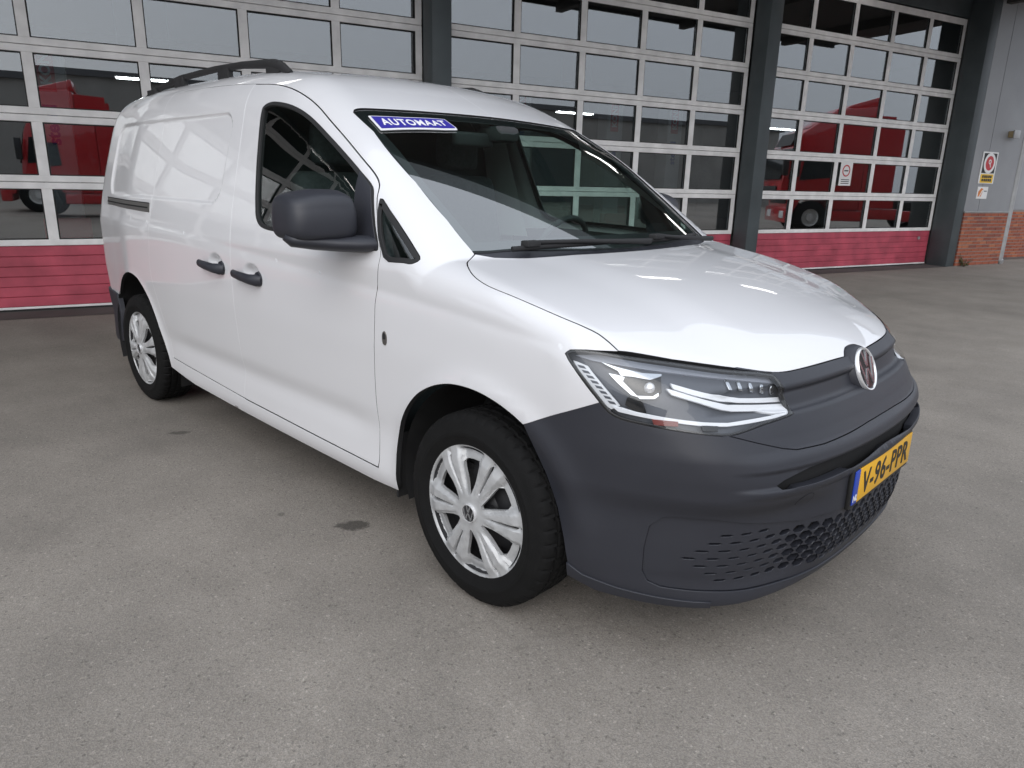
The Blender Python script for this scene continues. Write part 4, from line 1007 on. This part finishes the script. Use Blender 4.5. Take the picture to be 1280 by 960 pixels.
# ---- sectional doors
ROWZ = [(.690, 1.165), (1.290, 1.770), (1.900, 2.372), (2.500, 2.950), (3.080, 3.545), (3.675, 4.140)]
def sectional_door(u0, u1, label, full=True):
    d = tag(wempty('sectional_door', u0, 0), label, 'door', 'glazed sectional doors along the hall')
    L = u1 - u0; st = .075; n = 5; mw = .088
    cw = (L - 2*st - (n - 1)*mw)/n
    Y0, Y1 = .02, .075
    # red lower panel of six boards
    bh = (.628 - .045)/6
    for k in range(6): MB().box(.004, L - .004, Y0 + .004, Y1, .045 + k*bh + .0025, .045 + (k + 1)*bh - .0025).build('board', 'door_red', d, bevel=.004, bseg=1)
    MB().box(.006, L - .006, Y0 + .016, Y1 - .01, .04, .63).build('board_core', 'door_red', d)
    MB().box(.0, L, Y0 - .002, Y1 + .004, .022, .044).build('bottom_rail', 'alu_white', d, bevel=.003, bseg=1)
    MB().box(.0, L, Y0 + .01, Y1 - .01, .001, .021).build('floor_seal', 'seal', d)
    zs = [(.632, ROWZ[0][0])] + [(ROWZ[i][1], ROWZ[i+1][0]) for i in range(len(ROWZ) - 1)] + [(ROWZ[-1][1], 4.24)]
    for i, (a, b) in enumerate(zs):
        if 0 < i < len(ROWZ):
            m = (a + b)/2
            MB().box(0, L, Y0, Y1, a, m - .0025).build('rail', 'alu_white', d, bevel=.004, bseg=1); MB().box(0, L, Y0, Y1, m + .0025, b).build('rail', 'alu_white', d, bevel=.004, bseg=1)
        else: MB().box(0, L, Y0, Y1, a, b).build('rail', 'alu_white', d, bevel=.004, bseg=1)
    prs = np.random.RandomState(int(abs(u0)*10) + 3)
    for i, (a, b) in enumerate(ROWZ):
        for k in range(n + 1):
            x0 = 0 if k == 0 else st + k*cw + (k - 1)*mw; x1 = st if k == 0 else (L if k == n else x0 + mw)
            MB().box(x0 + .0, x1, Y0 + .002, Y1 - .002, a, b).build('mullion', 'alu_white', d)
        for k in range(n):
            x0 = st + k*(cw + mw)
            pn_ = MB().box(-cw/2 + .002, cw/2 - .002, -.003, .003, -(b - a)/2 + .002, (b - a)/2 - .002).build('pane', 'door_glass', d)
            pn_.location = (x0 + cw/2, Y0 + .034, (a + b)/2); pn_.rotation_euler = (math.radians(prs.normal(0, .22)), 0, math.radians(prs.normal(0, .30)))
            g = .010                       # black glazing gasket
            mb = MB(); ys = (Y0 + .010, Y0 + .025)
            mb.box(x0, x0 + cw, *ys, a, a + g); mb.box(x0, x0 + cw, *ys, b - g, b); mb.box(x0, x0 + g, *ys, a + g, b - g); mb.box(x0 + cw - g, x0 + cw, *ys, a + g, b - g)
            mb.build('gasket', 'seal', d)
    return d
labs = ['glazed sectional door at the far left end of the hall', 'glazed sectional door left of the one behind the van tail', 'glazed red-panelled sectional door directly behind the tail of the van',
        'glazed sectional door behind the cab and bonnet of the van', 'glazed red-panelled sectional door beside the brick plinth']
for (u0, u1), lb in zip(DOORS, labs): dd = sectional_door(u0 + .005, u1 - .005, lb)
last = dd
lk = MB().tube([(4.47, .005, .50), (4.47, .03, .50)], .028, seg=16).build('lock', 'galvanised', last)
# notice on the last door
nt_ = tag(wempty('door_notice', 9.05, .0, 1.61), 'small white paper notice with red ring stuck on glazed door', 'notice')
MB().box(-.15, .15, .018, .0195, -.21, .19).build('sheet', 'sign_white', nt_)
mb = MB(); mb.lathe([(.075, 0), (.095, 0), (.095, -.003), (.075, -.003)], seg=28, axis='y', centre=(0, .0175, .03), closed=True); mb.build('red_ring', 'sign_red', nt_)
MB().box(-.05, .05, .0155, .0175, .02, .04).build('symbol', 'sign_black', nt_)
for k in range(3): MB().box(-.10, .10, .0165, .0178, -.12 - k*.03, -.108 - k*.03).build('text_line', 'sign_black', nt_)
# ---- signs on the clad wall (front face at v = -.388)
sg_ = tag(wempty('warning_sign', 12.40, -.388, 0), 'tall white and black board with red round prohibition sign and yellow panel', 'sign')
MB().box(-.24, .24, -.012, -.001, 1.50, 2.06).build('board', 'sign_white', sg_, bevel=.003, bseg=1)
MB().box(-.20, .20, -.0145, -.0122, 1.685, 2.035).build('black_field', 'sign_black', sg_)
mb = MB(); mb.lathe([(.001, -.018), (.128, -.018), (.128, -.0147)], seg=36, axis='y', centre=(0, 0, 1.86)); mb.build('red_disc', 'sign_red', sg_)
mb = MB(); mb.lathe([(.128, -.020), (.178, -.020), (.178, -.0147), (.128, -.0147)], seg=36, axis='y', centre=(0, 0, 1.86), closed=True); mb.build('white_ring', 'sign_white', sg_)
mb = MB(); mb.lathe([(.022, -.022), (.042, -.022), (.042, -.0185), (.022, -.0185)], seg=24, axis='y', centre=(.0, 0, 1.885), closed=True); mb.tube([(.01, -.0205, 1.845), (.035, -.0205, 1.79)], .010, seg=8); mb.build('symbol', 'sign_white', sg_)
MB().box(-.20, .20, -.0145, -.0122, 1.515, 1.668).build('yellow_panel', 'sign_yellow', sg_)
for k in range(2):
    for j in range(5): MB().box(-.155 + j*.064, -.105 + j*.064 + .004*(j % 2), -.0165, -.0147, 1.602 - k*.062, 1.648 - k*.062).build('letter_block', 'sign_black', sg_)
sg2 = tag(wempty('small_sign', 12.36, -.388, 0), 'small white plate with orange mark below the warning sign', 'sign')
MB().box(-.165, .165, -.010, -.001, 1.23, 1.445).build('plate', 'sign_white', sg2, bevel=.002, bseg=1)
MB().prism([(-.13, 1.27), (-.03, 1.27), (.01, 1.40), (-.05, 1.425), (-.13, 1.36)], -.0125, -.0103, lambda a, b, h: (a, h, b)).build('orange_mark', 'sign_orange', sg2)
MB().prism([(-.10, 1.27), (-.07, 1.27), (.0, 1.38), (-.02, 1.39)], -.0145, -.0127, lambda a, b, h: (a, h, b)).build('stripe', 'sign_white', sg2)
MB().box(.04, .13, -.0125, -.0103, 1.36, 1.375).build('text_line', 'sign_black', sg2)
# wall lamp
wl = tag(wempty('wall_lamp', 12.93, -.388, 2.36), 'small brass coloured bulkhead lamp high on the grey cladding', 'lamp')
MB().box(-.10, .06, -.10, -.001, -.03, .08).build('housing', 'lamp_brass', wl, bevel=.012); MB().box(-.12, .08, -.125, -.102, -.05, .095).build('visor', 'galvanised', wl, bevel=.008)
# downpipe at the end of the clad wall
dp = tag(wempty('downpipe', 13.44, -.36, 0), 'pale grey metal downpipe running down the end of the clad wall', 'pipe')
MB().tube([(0, 0, .05), (0, 0, 4.6)], .064, seg=18).build('pipe', 'galvanised', dp, smooth=True, sharp=40)
for z in (1.06, 2.9): MB().lathe([(.058, -.025), (.066, -.025), (.066, .025), (.058, .025)], seg=18, axis='z', centre=(0, 0, z), closed=True).build('bracket', 'galvanised', dp)
MB().tube([(0, 0, .06), (.0, -.06, .03)], .058, seg=14).build('shoe', 'galvanised', dp, smooth=True, sharp=40)
# weed growing at the foot of the plinth
mat('leaf', (.09, .14, .035), rough=.6, noise=(20, .3)); mat('stem', (.09, .08, .04), rough=.8)
wd = tag(wempty('weed', 12.08, -.47, 0), 'low green weed growing at the foot of the brick plinth', 'plant')
ml = MB(); ms = MB()
for k in range(16):
    a = random.uniform(0, 6.28); l = random.uniform(.10, .26); e_ = random.uniform(.25, 1.2); rr = l*math.cos(e_)
    tip = (math.cos(a)*rr*1.3, min(math.sin(a)*rr, .05), l*math.sin(e_)); ms.tube([(0, 0, 0), tuple(np.array(tip)*.6 + [0, 0, .02]), tip], [.003, .0025, .0015], seg=5)
    for j in range(7):
        t = .3 + .7*j/6; c = np.array(tip)*t + np.random.RandomState(k*9 + j).uniform(-.015, .015, 3); c[2] = max(c[2], .012)
        b = random.uniform(0, 6.28); s = random.uniform(.014, .026); d1 = np.array([math.cos(b), math.sin(b), random.uniform(-.3, .6)])*s; d2 = np.array([-math.sin(b), math.cos(b), random.uniform(-.3, .3)])*s*.45
        ml.add([c - d1, c + d2, c + d1, c - d2], [(0, 1, 2, 3)])
ms.build('stems', 'stem', wd); tag(ml.build('leaves', 'leaf', wd, fix=False), kind='stuff')
# ---- lamps: hanging battens in the hall and under the canopy
mat('canopy_tube', (.9, .9, .9), rough=.4, emit=(1, .98, .95), estr=4.)
def batten(u, v, z, length, label, group):
    b = tag(wempty('tube_lamp', u, v, z), label, 'lamp', group)
    MB().box(-length/2, length/2, -.09, .09, .0, .05).build('housing', 'alu_white', b)
    for s in (-.055, .055): MB().tube([(-length/2 + .03, s, -.02), (length/2 - .03, s, -.02)], .016, seg=10).build('tube', 'tube_light' if v > 0 else 'canopy_tube', b, smooth=True)
    for s in (-.4, .4): MB().tube([(s*length, 0, .05), (s*length, 0, (5.25 if v > 0 else HT) - z)], .006, seg=6).build('hanger', 'galvanised', b)
for u, where in ((-.90, 'behind the door at the van tail'), (10.05, 'behind the door beside the van cab'), (18.4, 'behind the door next to the brick plinth')):
    batten(u, 10, 3.28, 1.25, 'lit twin tube lamp hanging in the hall ' + where, 'tube lamps hanging in the hall')
for u, where in ((-7.5, 'over the door beyond the van tail'), (-1.5, 'over the door at the van tail'), (5.6, 'over the door beside the van cab'), (8.4, 'over the door next to the brick plinth')):
    batten(u, -.75, HT - .12, 1.2, 'lit twin tube lamp fixed under the canopy ' + where, 'tube lamps under the canopy')
# ---- lift columns inside the hall
def lift(u, v, h, label, text=True):
    b = tag(wempty('lift_column', u, v, 0), label, 'vehicle lift', 'lift columns inside the hall')
    MB().box(-.16, .16, -.12, .16, .0, h).build('post', 'lift_grey', b, bevel=.01)
    MB().box(-.34, .34, -.45, .45, .0, .09).build('foot', 'lift_grey', b, bevel=.01); MB().box(-.22, .22, -.30, -.125, .35, .85).build('carriage', 'koni_red', b, bevel=.02)
    if text:
        w_, f_ = text_mesh('KONI', .135, bold=.005); z1 = h - .30
        MB().box(-.095, .065, -.1245, -.1215, z1 - .235, z1 + .235).build('red_field', 'koni_red', b)
        MB().add([(-.015 - y*1.0, -.1265, z1 + x) for x, y, z in w_], f_).build('lettering', 'sign_white', b, fix=False)
        w_, f_ = text_mesh('stertil', .17, bold=.006)
        MB().add([(-.015 - y, -.1245, z1 - .56 + x) for x, y, z in w_], f_).build('lettering', 'stertil_blue', b, fix=False)
for (u, v, h, lb) in ((-2.26, 1.1, 2.66, 'tall grey lift column behind the door glass near the van tail'), (3.85, 2.0, 2.75, 'grey lift column behind the second pane of the middle door'), (5.75, 2.2, 2.72, 'grey lift column behind the fourth pane of the middle door'), (7.05, 2.2, 2.75, 'grey lift column behind the pane next to the dark column'), (-6.5, 1.5, 2.6, 'grey lift column in the bay beyond the van tail')): lift(u, v, h, lb)
ex = tag(wempty('exit_sign', 18.4, 4.4, 3.07), 'small green lit emergency exit sign deep inside the hall', 'sign'); MB().box(-.16, .16, -.02, .02, -.045, .045).build('panel', 'exit_green', ex)
# workbench and boxes inside
mat('bench', (.10, .07, .05), rough=.7); mat('tool_red', (.25, .02, .02), rough=.4)
wb = tag(wempty('workbench', 5.4, 4.2, 0), 'dark workbench standing inside the hall behind the middle door', 'bench')
MB().box(-1.2, 1.2, -.35, .35, .82, .88).build('top', 'bench', wb)
for x in (-1.1, 1.1):
    for y in (-.3, .3): MB().box(x - .03, x + .03, y - .03, y + .03, 0, .818).build('leg', 'steel_black', wb)
tb = tag(wempty('tool_cabinet', 6.3, 3.1, 0), 'red tool cabinet standing on the hall floor', 'cabinet')
MB().box(-.35, .35, -.25, .25, .08, .95).build('body', 'tool_red', tb, bevel=.01)
for k in range(5): MB().box(-.32, .32, -.262, -.252, .12 + k*.16, .26 + k*.16).build('drawer', 'tool_red', tb, bevel=.003, bseg=1)
# ---- red trucks parked across the yard (seen mirrored in the door glass)
def truck(u, v, rz, label):
    t = tag(empty('red_truck', W(u, v), BY + rz), label, 'truck', 'red trucks')
    # cab: length along local -x is forward
    side = [(-1.15,.55),(-1.18,1.15),(-1.12,1.75),(-.98,2.55),(-.80,2.95),(.05,3.55),(.95,3.62),(1.12,3.55),(1.12,.75),(.30,.75),(.22,1.0),(-.15,1.16),(-.62,1.06),(-.80,.72),(-.84,.55)]
    MB().prism(side, -1.22, 1.22, lambda a, b, h: (a, h, b)).build('cab', 'truck_red', t, bevel=.05, bseg=2)
    MB().prism([(-1.165,1.62),(-.985,2.52),(-.975,2.52),(-1.15,1.62)], -1.10, 1.10, lambda a, b, h: (a - .03, h, b)).build('windscreen', 'truck_glass', t)
    MB().box(-1.24, -.95, -1.24, 1.24, .32, .80).build('bumper', 'truck_red', t, bevel=.05); MB().box(-1.21, -1.16, -.85, .85, .90, 1.42).build('grille', 'truck_dark', t, bevel=.02)
    for s in (-1, 1):
        MB().prism([(-.98,1.62),(-.86,2.38),(.05,2.38),(.10,1.72)], s*1.205, s*1.235, lambda a, b, h: (a, h, b)).build('side_window', 'truck_glass', t)
        MB().box(-1.265, -1.225, s*.72 - .22, s*.72 + .22, .46, .68).build('headlight', 'lamp_white', t, bevel=.02)
        m_ = MB().box(-1.22, -1.05, *sorted((s*1.30, s*1.45)), 1.72, 2.35).build('mirror', 'truck_dark', t, bevel=.03)
        MB().prism([(1.13,.75),(1.13,3.50),(1.95,3.45),(1.95,.75)], s*1.14, s*1.20, lambda a, b, h: (a, h, b)).build('side_deflector', 'truck_red', t)
        MB().box(.35, 2.6, *sorted((s*.95, s*1.18)), .42, .74).build('side_skirt', 'truck_red', t, bevel=.03)
        for x in (-.28, 3.3):
            mb = MB(); mb.lathe([(.26,-.15),(.46,-.155),(.50,-.12),(.505,.12),(.46,.155),(.26,.15)], seg=32, centre=(x, s*1.04, .505)); wh = mb.build('wheel', 'tyre', t, smooth=True, sharp=40)
            mb = MB(); mb.lathe([(.26,-.13),(.22,-.05),(.12,-.04),(.10,-.12),(.001,-.12)] if s < 0 else [(.26,.13),(.22,.05),(.12,.04),(.10,.12),(.001,.12)], seg=28, centre=(x, s*1.04, .505)); mb.build('rim', 'lift_grey', wh, smooth=True, sharp=40)
    MB().box(.9, 4.3, -.42, .42, .70, .98).build('chassis', 'truck_dark', t)
    MB().prism([(-.6,3.12),(.25,3.66),(1.10,3.92),(1.15,3.60),(.1,3.52)], -1.05, 1.05, lambda a, b, h: (a, h, b)).build('roof_spoiler', 'truck_red', t, bevel=.03)
    MB().prism([(-1.0,2.62),(-.82,2.98),(-.86,2.99),(-1.04,2.62)], -.8, .8, lambda a, b, h: (a, h, b)).build('sun_visor', 'truck_dark', t)
    return t
truck(-3.2, -19.5, math.radians(4), 'red truck parked in the yard opposite the door at the van tail')
truck(17.9, -7.9, math.radians(32), 'red truck parked in the yard across from the brick plinth')
# ---------------------------------------------------------------- yard, opposite shed
def ground_material():
    m = bpy.data.materials.new('yard_asphalt'); m.use_nodes = True; nt = m.node_tree; b = nt.nodes['Principled BSDF']; N = nt.nodes.new; L = nt.links.new
    tc = N('ShaderNodeTexCoord')
    def noise(scale, detail=4, rough=.55, stretch=None):
        n = N('ShaderNodeTexNoise'); n.inputs['Scale'].default_value = scale; n.inputs['Detail'].default_value = detail; n.inputs['Roughness'].default_value = rough
        if stretch:
            mp = N('ShaderNodeMapping'); mp.inputs['Rotation'].default_value = (0, 0, stretch[1]); mp.inputs['Scale'].default_value = stretch[0]; L(tc.outputs['Object'], mp.inputs[0]); L(mp.outputs[0], n.inputs['Vector'])
        else: L(tc.outputs['Object'], n.inputs['Vector'])
        return n.outputs['Fac']
    def mr(s, a, b_, c, d):
        q = N('ShaderNodeMapRange'); q.inputs[1].default_value = a; q.inputs[2].default_value = b_; q.inputs[3].default_value = c; q.inputs[4].default_value = d; L(s, q.inputs[0]); return q.outputs[0]
    def mul(a, b_):
        q = N('ShaderNodeMath'); q.operation = 'MULTIPLY'; L(a, q.inputs[0]); L(b_, q.inputs[1]); return q.outputs[0]
    big = mr(noise(.28, 6, .6), .3, .7, .78, 1.10); mid = mr(noise(2.2, 6, .65), .3, .7, .88, 1.07); streak = mr(noise(.9, 4, .6, ((.35, 2.2, 1), -1.27)), .35, .7, 1.03, .90)
    vor = N('ShaderNodeTexVoronoi'); vor.inputs['Scale'].default_value = 300; L(tc.outputs['Object'], vor.inputs['Vector'])
    sep = N('ShaderNodeSeparateColor'); L(vor.outputs['Color'], sep.inputs[0])
    grain = mr(sep.outputs[0], 0, 1, .78, 1.22)
    vor2 = N('ShaderNodeTexVoronoi'); vor2.inputs['Scale'].default_value = 150; L(tc.outputs['Object'], vor2.inputs['Vector'])
    sep2 = N('ShaderNodeSeparateColor'); L(vor2.outputs['Color'], sep2.inputs[0])
    spark = mr(sep2.outputs[1], .965, .99, 1.0, 1.35); dark = mr(sep2.outputs[2], .972, .99, 1.0, .68)
    # hairline cracks, broken up by noise
    vc = N('ShaderNodeTexVoronoi'); vc.feature = 'DISTANCE_TO_EDGE'; vc.inputs['Scale'].default_value = .42
    wv = N('ShaderNodeVectorMath'); wv.operation = 'ADD'; nz = N('ShaderNodeTexNoise'); nz.inputs['Scale'].default_value = 1.3; nz.inputs['Detail'].default_value = 5; L(tc.outputs['Object'], nz.inputs['Vector'])
    L(tc.outputs['Object'], wv.inputs[0]); L(nz.outputs['Color'], wv.inputs[1]); L(wv.outputs[0], vc.inputs['Vector'])
    crack = mr(vc.outputs['Distance'], .0, .006, 0., 1.); cm = mr(noise(.5, 3), .52, .60, 0., 1.)
    ck = N('ShaderNodeMath'); ck.operation = 'MAXIMUM'; inv = N('ShaderNodeMath'); inv.operation = 'SUBTRACT'; inv.inputs[0].default_value = 1; L(cm, inv.inputs[1]); L(crack, ck.inputs[0]); L(inv.outputs[0], ck.inputs[1])
    crk = mr(ck.outputs[0], 0, 1, .90, 1.)
    # spilled oil: spots with ragged soft edges
    def spot(cx, cy, r, sx, rot, depth):
        mp = N('ShaderNodeMapping'); mp.vector_type = 'TEXTURE'; mp.inputs['Location'].default_value = (cx, cy, 0); mp.inputs['Rotation'].default_value = (0, 0, rot); mp.inputs['Scale'].default_value = (r*sx, r, 1); L(tc.outputs['Object'], mp.inputs[0])
        ln = N('ShaderNodeVectorMath'); ln.operation = 'LENGTH'; L(mp.outputs[0], ln.inputs[0])
        ad = N('ShaderNodeMath'); ad.operation = 'ADD'; L(ln.outputs['Value'], ad.inputs[0]); L(mr(noise(11, 4, .6), .3, .7, -.55, .55), ad.inputs[1])
        return mr(ad.outputs[0], .75, 1.15, depth, 1.)
    oil = mul(mul(spot(-.728, -.905, .038, 1.5, .75, .38), spot(-2.25, -.99, .030, 1.5, .75, .5)), mul(spot(-1.0, -1.07, .014, 1.2, 0, .6), spot(-1.55, -1.9, .16, 1.6, .6, .90)))
    oil = mul(oil, mul(spot(.55, -1.6, .30, 1.7, -.4, .93), spot(2.2, .6, .55, 1.4, .4, .93)))
    fac = mul(mul(mul(mul(big, mid), mul(streak, grain)), mul(spark, dark)), mul(crk, oil))
    vm = N('ShaderNodeVectorMath'); vm.operation = 'SCALE'; L(fac, vm.inputs['Scale'])
    tint = N('ShaderNodeMix'); tint.data_type = 'RGBA'; tint.inputs[6].default_value = (.262, .239, .213, 1); tint.inputs[7].default_value = (.252, .224, .193, 1)
    L(sep.outputs[1], tint.inputs[0]); L(tint.outputs[2], vm.inputs[0]); L(vm.outputs[0], b.inputs['Base Color'])
    L(mr(noise(1.4, 4), .3, .7, .72, .92), b.inputs['Roughness'])
    hgt = N('ShaderNodeMath'); hgt.operation = 'ADD'; L(vor.outputs['Distance'], hgt.inputs[0]); L(noise(60, 4), hgt.inputs[1])
    bp = N('ShaderNodeBump'); bp.inputs['Strength'].default_value = .35; bp.inputs['Distance'].default_value = .004; L(hgt.outputs[0], bp.inputs['Height']); L(bp.outputs[0], b.inputs['Normal'])
    MATS['yard'] = m
ground_material()
G = 90
gr = mesh_obj('ground', [(-G, -G, 0), (G, -G, 0), (G, G, 0), (-G, G, 0)], [(0, 1, 2, 3)], 'yard'); tag(gr, kind='structure')
hf_ = mesh_obj('hall_floor', [W(-13.9, .10, .004), W(21.9, .10, .004), W(21.9, 17.7, .004), W(-13.9, 17.7, .004)], [(0, 1, 2, 3)], 'hall_floor'); tag(hf_, kind='structure')
# threshold strip in front of the doors, canopy shade put into its dark colour
mat('shaded_threshold', (.085, .082, .078), rough=.8, noise=(1.5, .35), bump=(60, .3))
th = mesh_obj('shaded_threshold', [W(-14, -.42, .004), W(11.7, -.42, .004), W(11.7, .12, .004), W(-14, .12, .004)], [(0, 1, 2, 3)], 'shaded_threshold'); tag(th, kind='structure')
# loose grit on the paving
mat('grit_stone', (.36, .34, .31), rough=.9); rs = np.random.RandomState(11); mb = MB()
for _ in range(420):
    r_ = rs.uniform(1.0, 5.5); a_ = rs.uniform(0, 6.28); gx, gy = 1.0 + r_*math.cos(a_), -1.2 + r_*math.sin(a_)
    if -3.5 < gx < .9 and abs(gy) < .95: continue
    s_ = rs.choice([.0022, .003, .004, .0065], p=[.45, .3, .2, .05]); q = rs.uniform(.6, 1.2, 6)*s_
    mb.add([(gx + q[0], gy, .003), (gx, gy + q[1], .003), (gx - q[2], gy, .003), (gx, gy - q[3], .003), (gx, gy, .003 + q[4]), (gx, gy, .0)], [(0, 1, 4), (1, 2, 4), (2, 3, 4), (3, 0, 4), (1, 0, 5), (2, 1, 5), (3, 2, 5), (0, 3, 5)])
tag(mb.build('grit', 'grit_stone', None, fix=False), 'loose pale grit scattered over the paving around the van', 'grit', kind='stuff')
# shed across the yard (only mirrored in the glass)
mat('shed_wall', (.30, .29, .27), rough=.7, noise=(.6, .2)); mat('shed_roof', (.09, .09, .095), rough=.7)
shed = tag(wempty('metal_shed', 0, -34, 0), 'long corrugated metal shed across the yard', 'building')
n = 260; v = []; f = []
for i in range(n + 1):
    u = -45 + 90*i/n; o = .06 if (i//2) % 2 else 0.
    v += [(u, o, 0), (u, o, 5.6)]
f = [(2*i, 2*i + 1, 2*i + 3, 2*i + 2) for i in range(n)]
mesh_obj('wall', v, f, 'shed_wall', shed); MB().box(-45.3, 45.3, -12, .25, 5.602, 5.9).build('roof', 'shed_roof', shed)
MB().box(-45, 45, -11.9, -11.6, 0, 5.6).build('rear_wall', 'shed_wall', shed)
for u in (-26, -10, 8, 24): MB().box(u - 2, u + 2, .065, .12, 0, 4.2).build('gate', 'column_grey', shed)
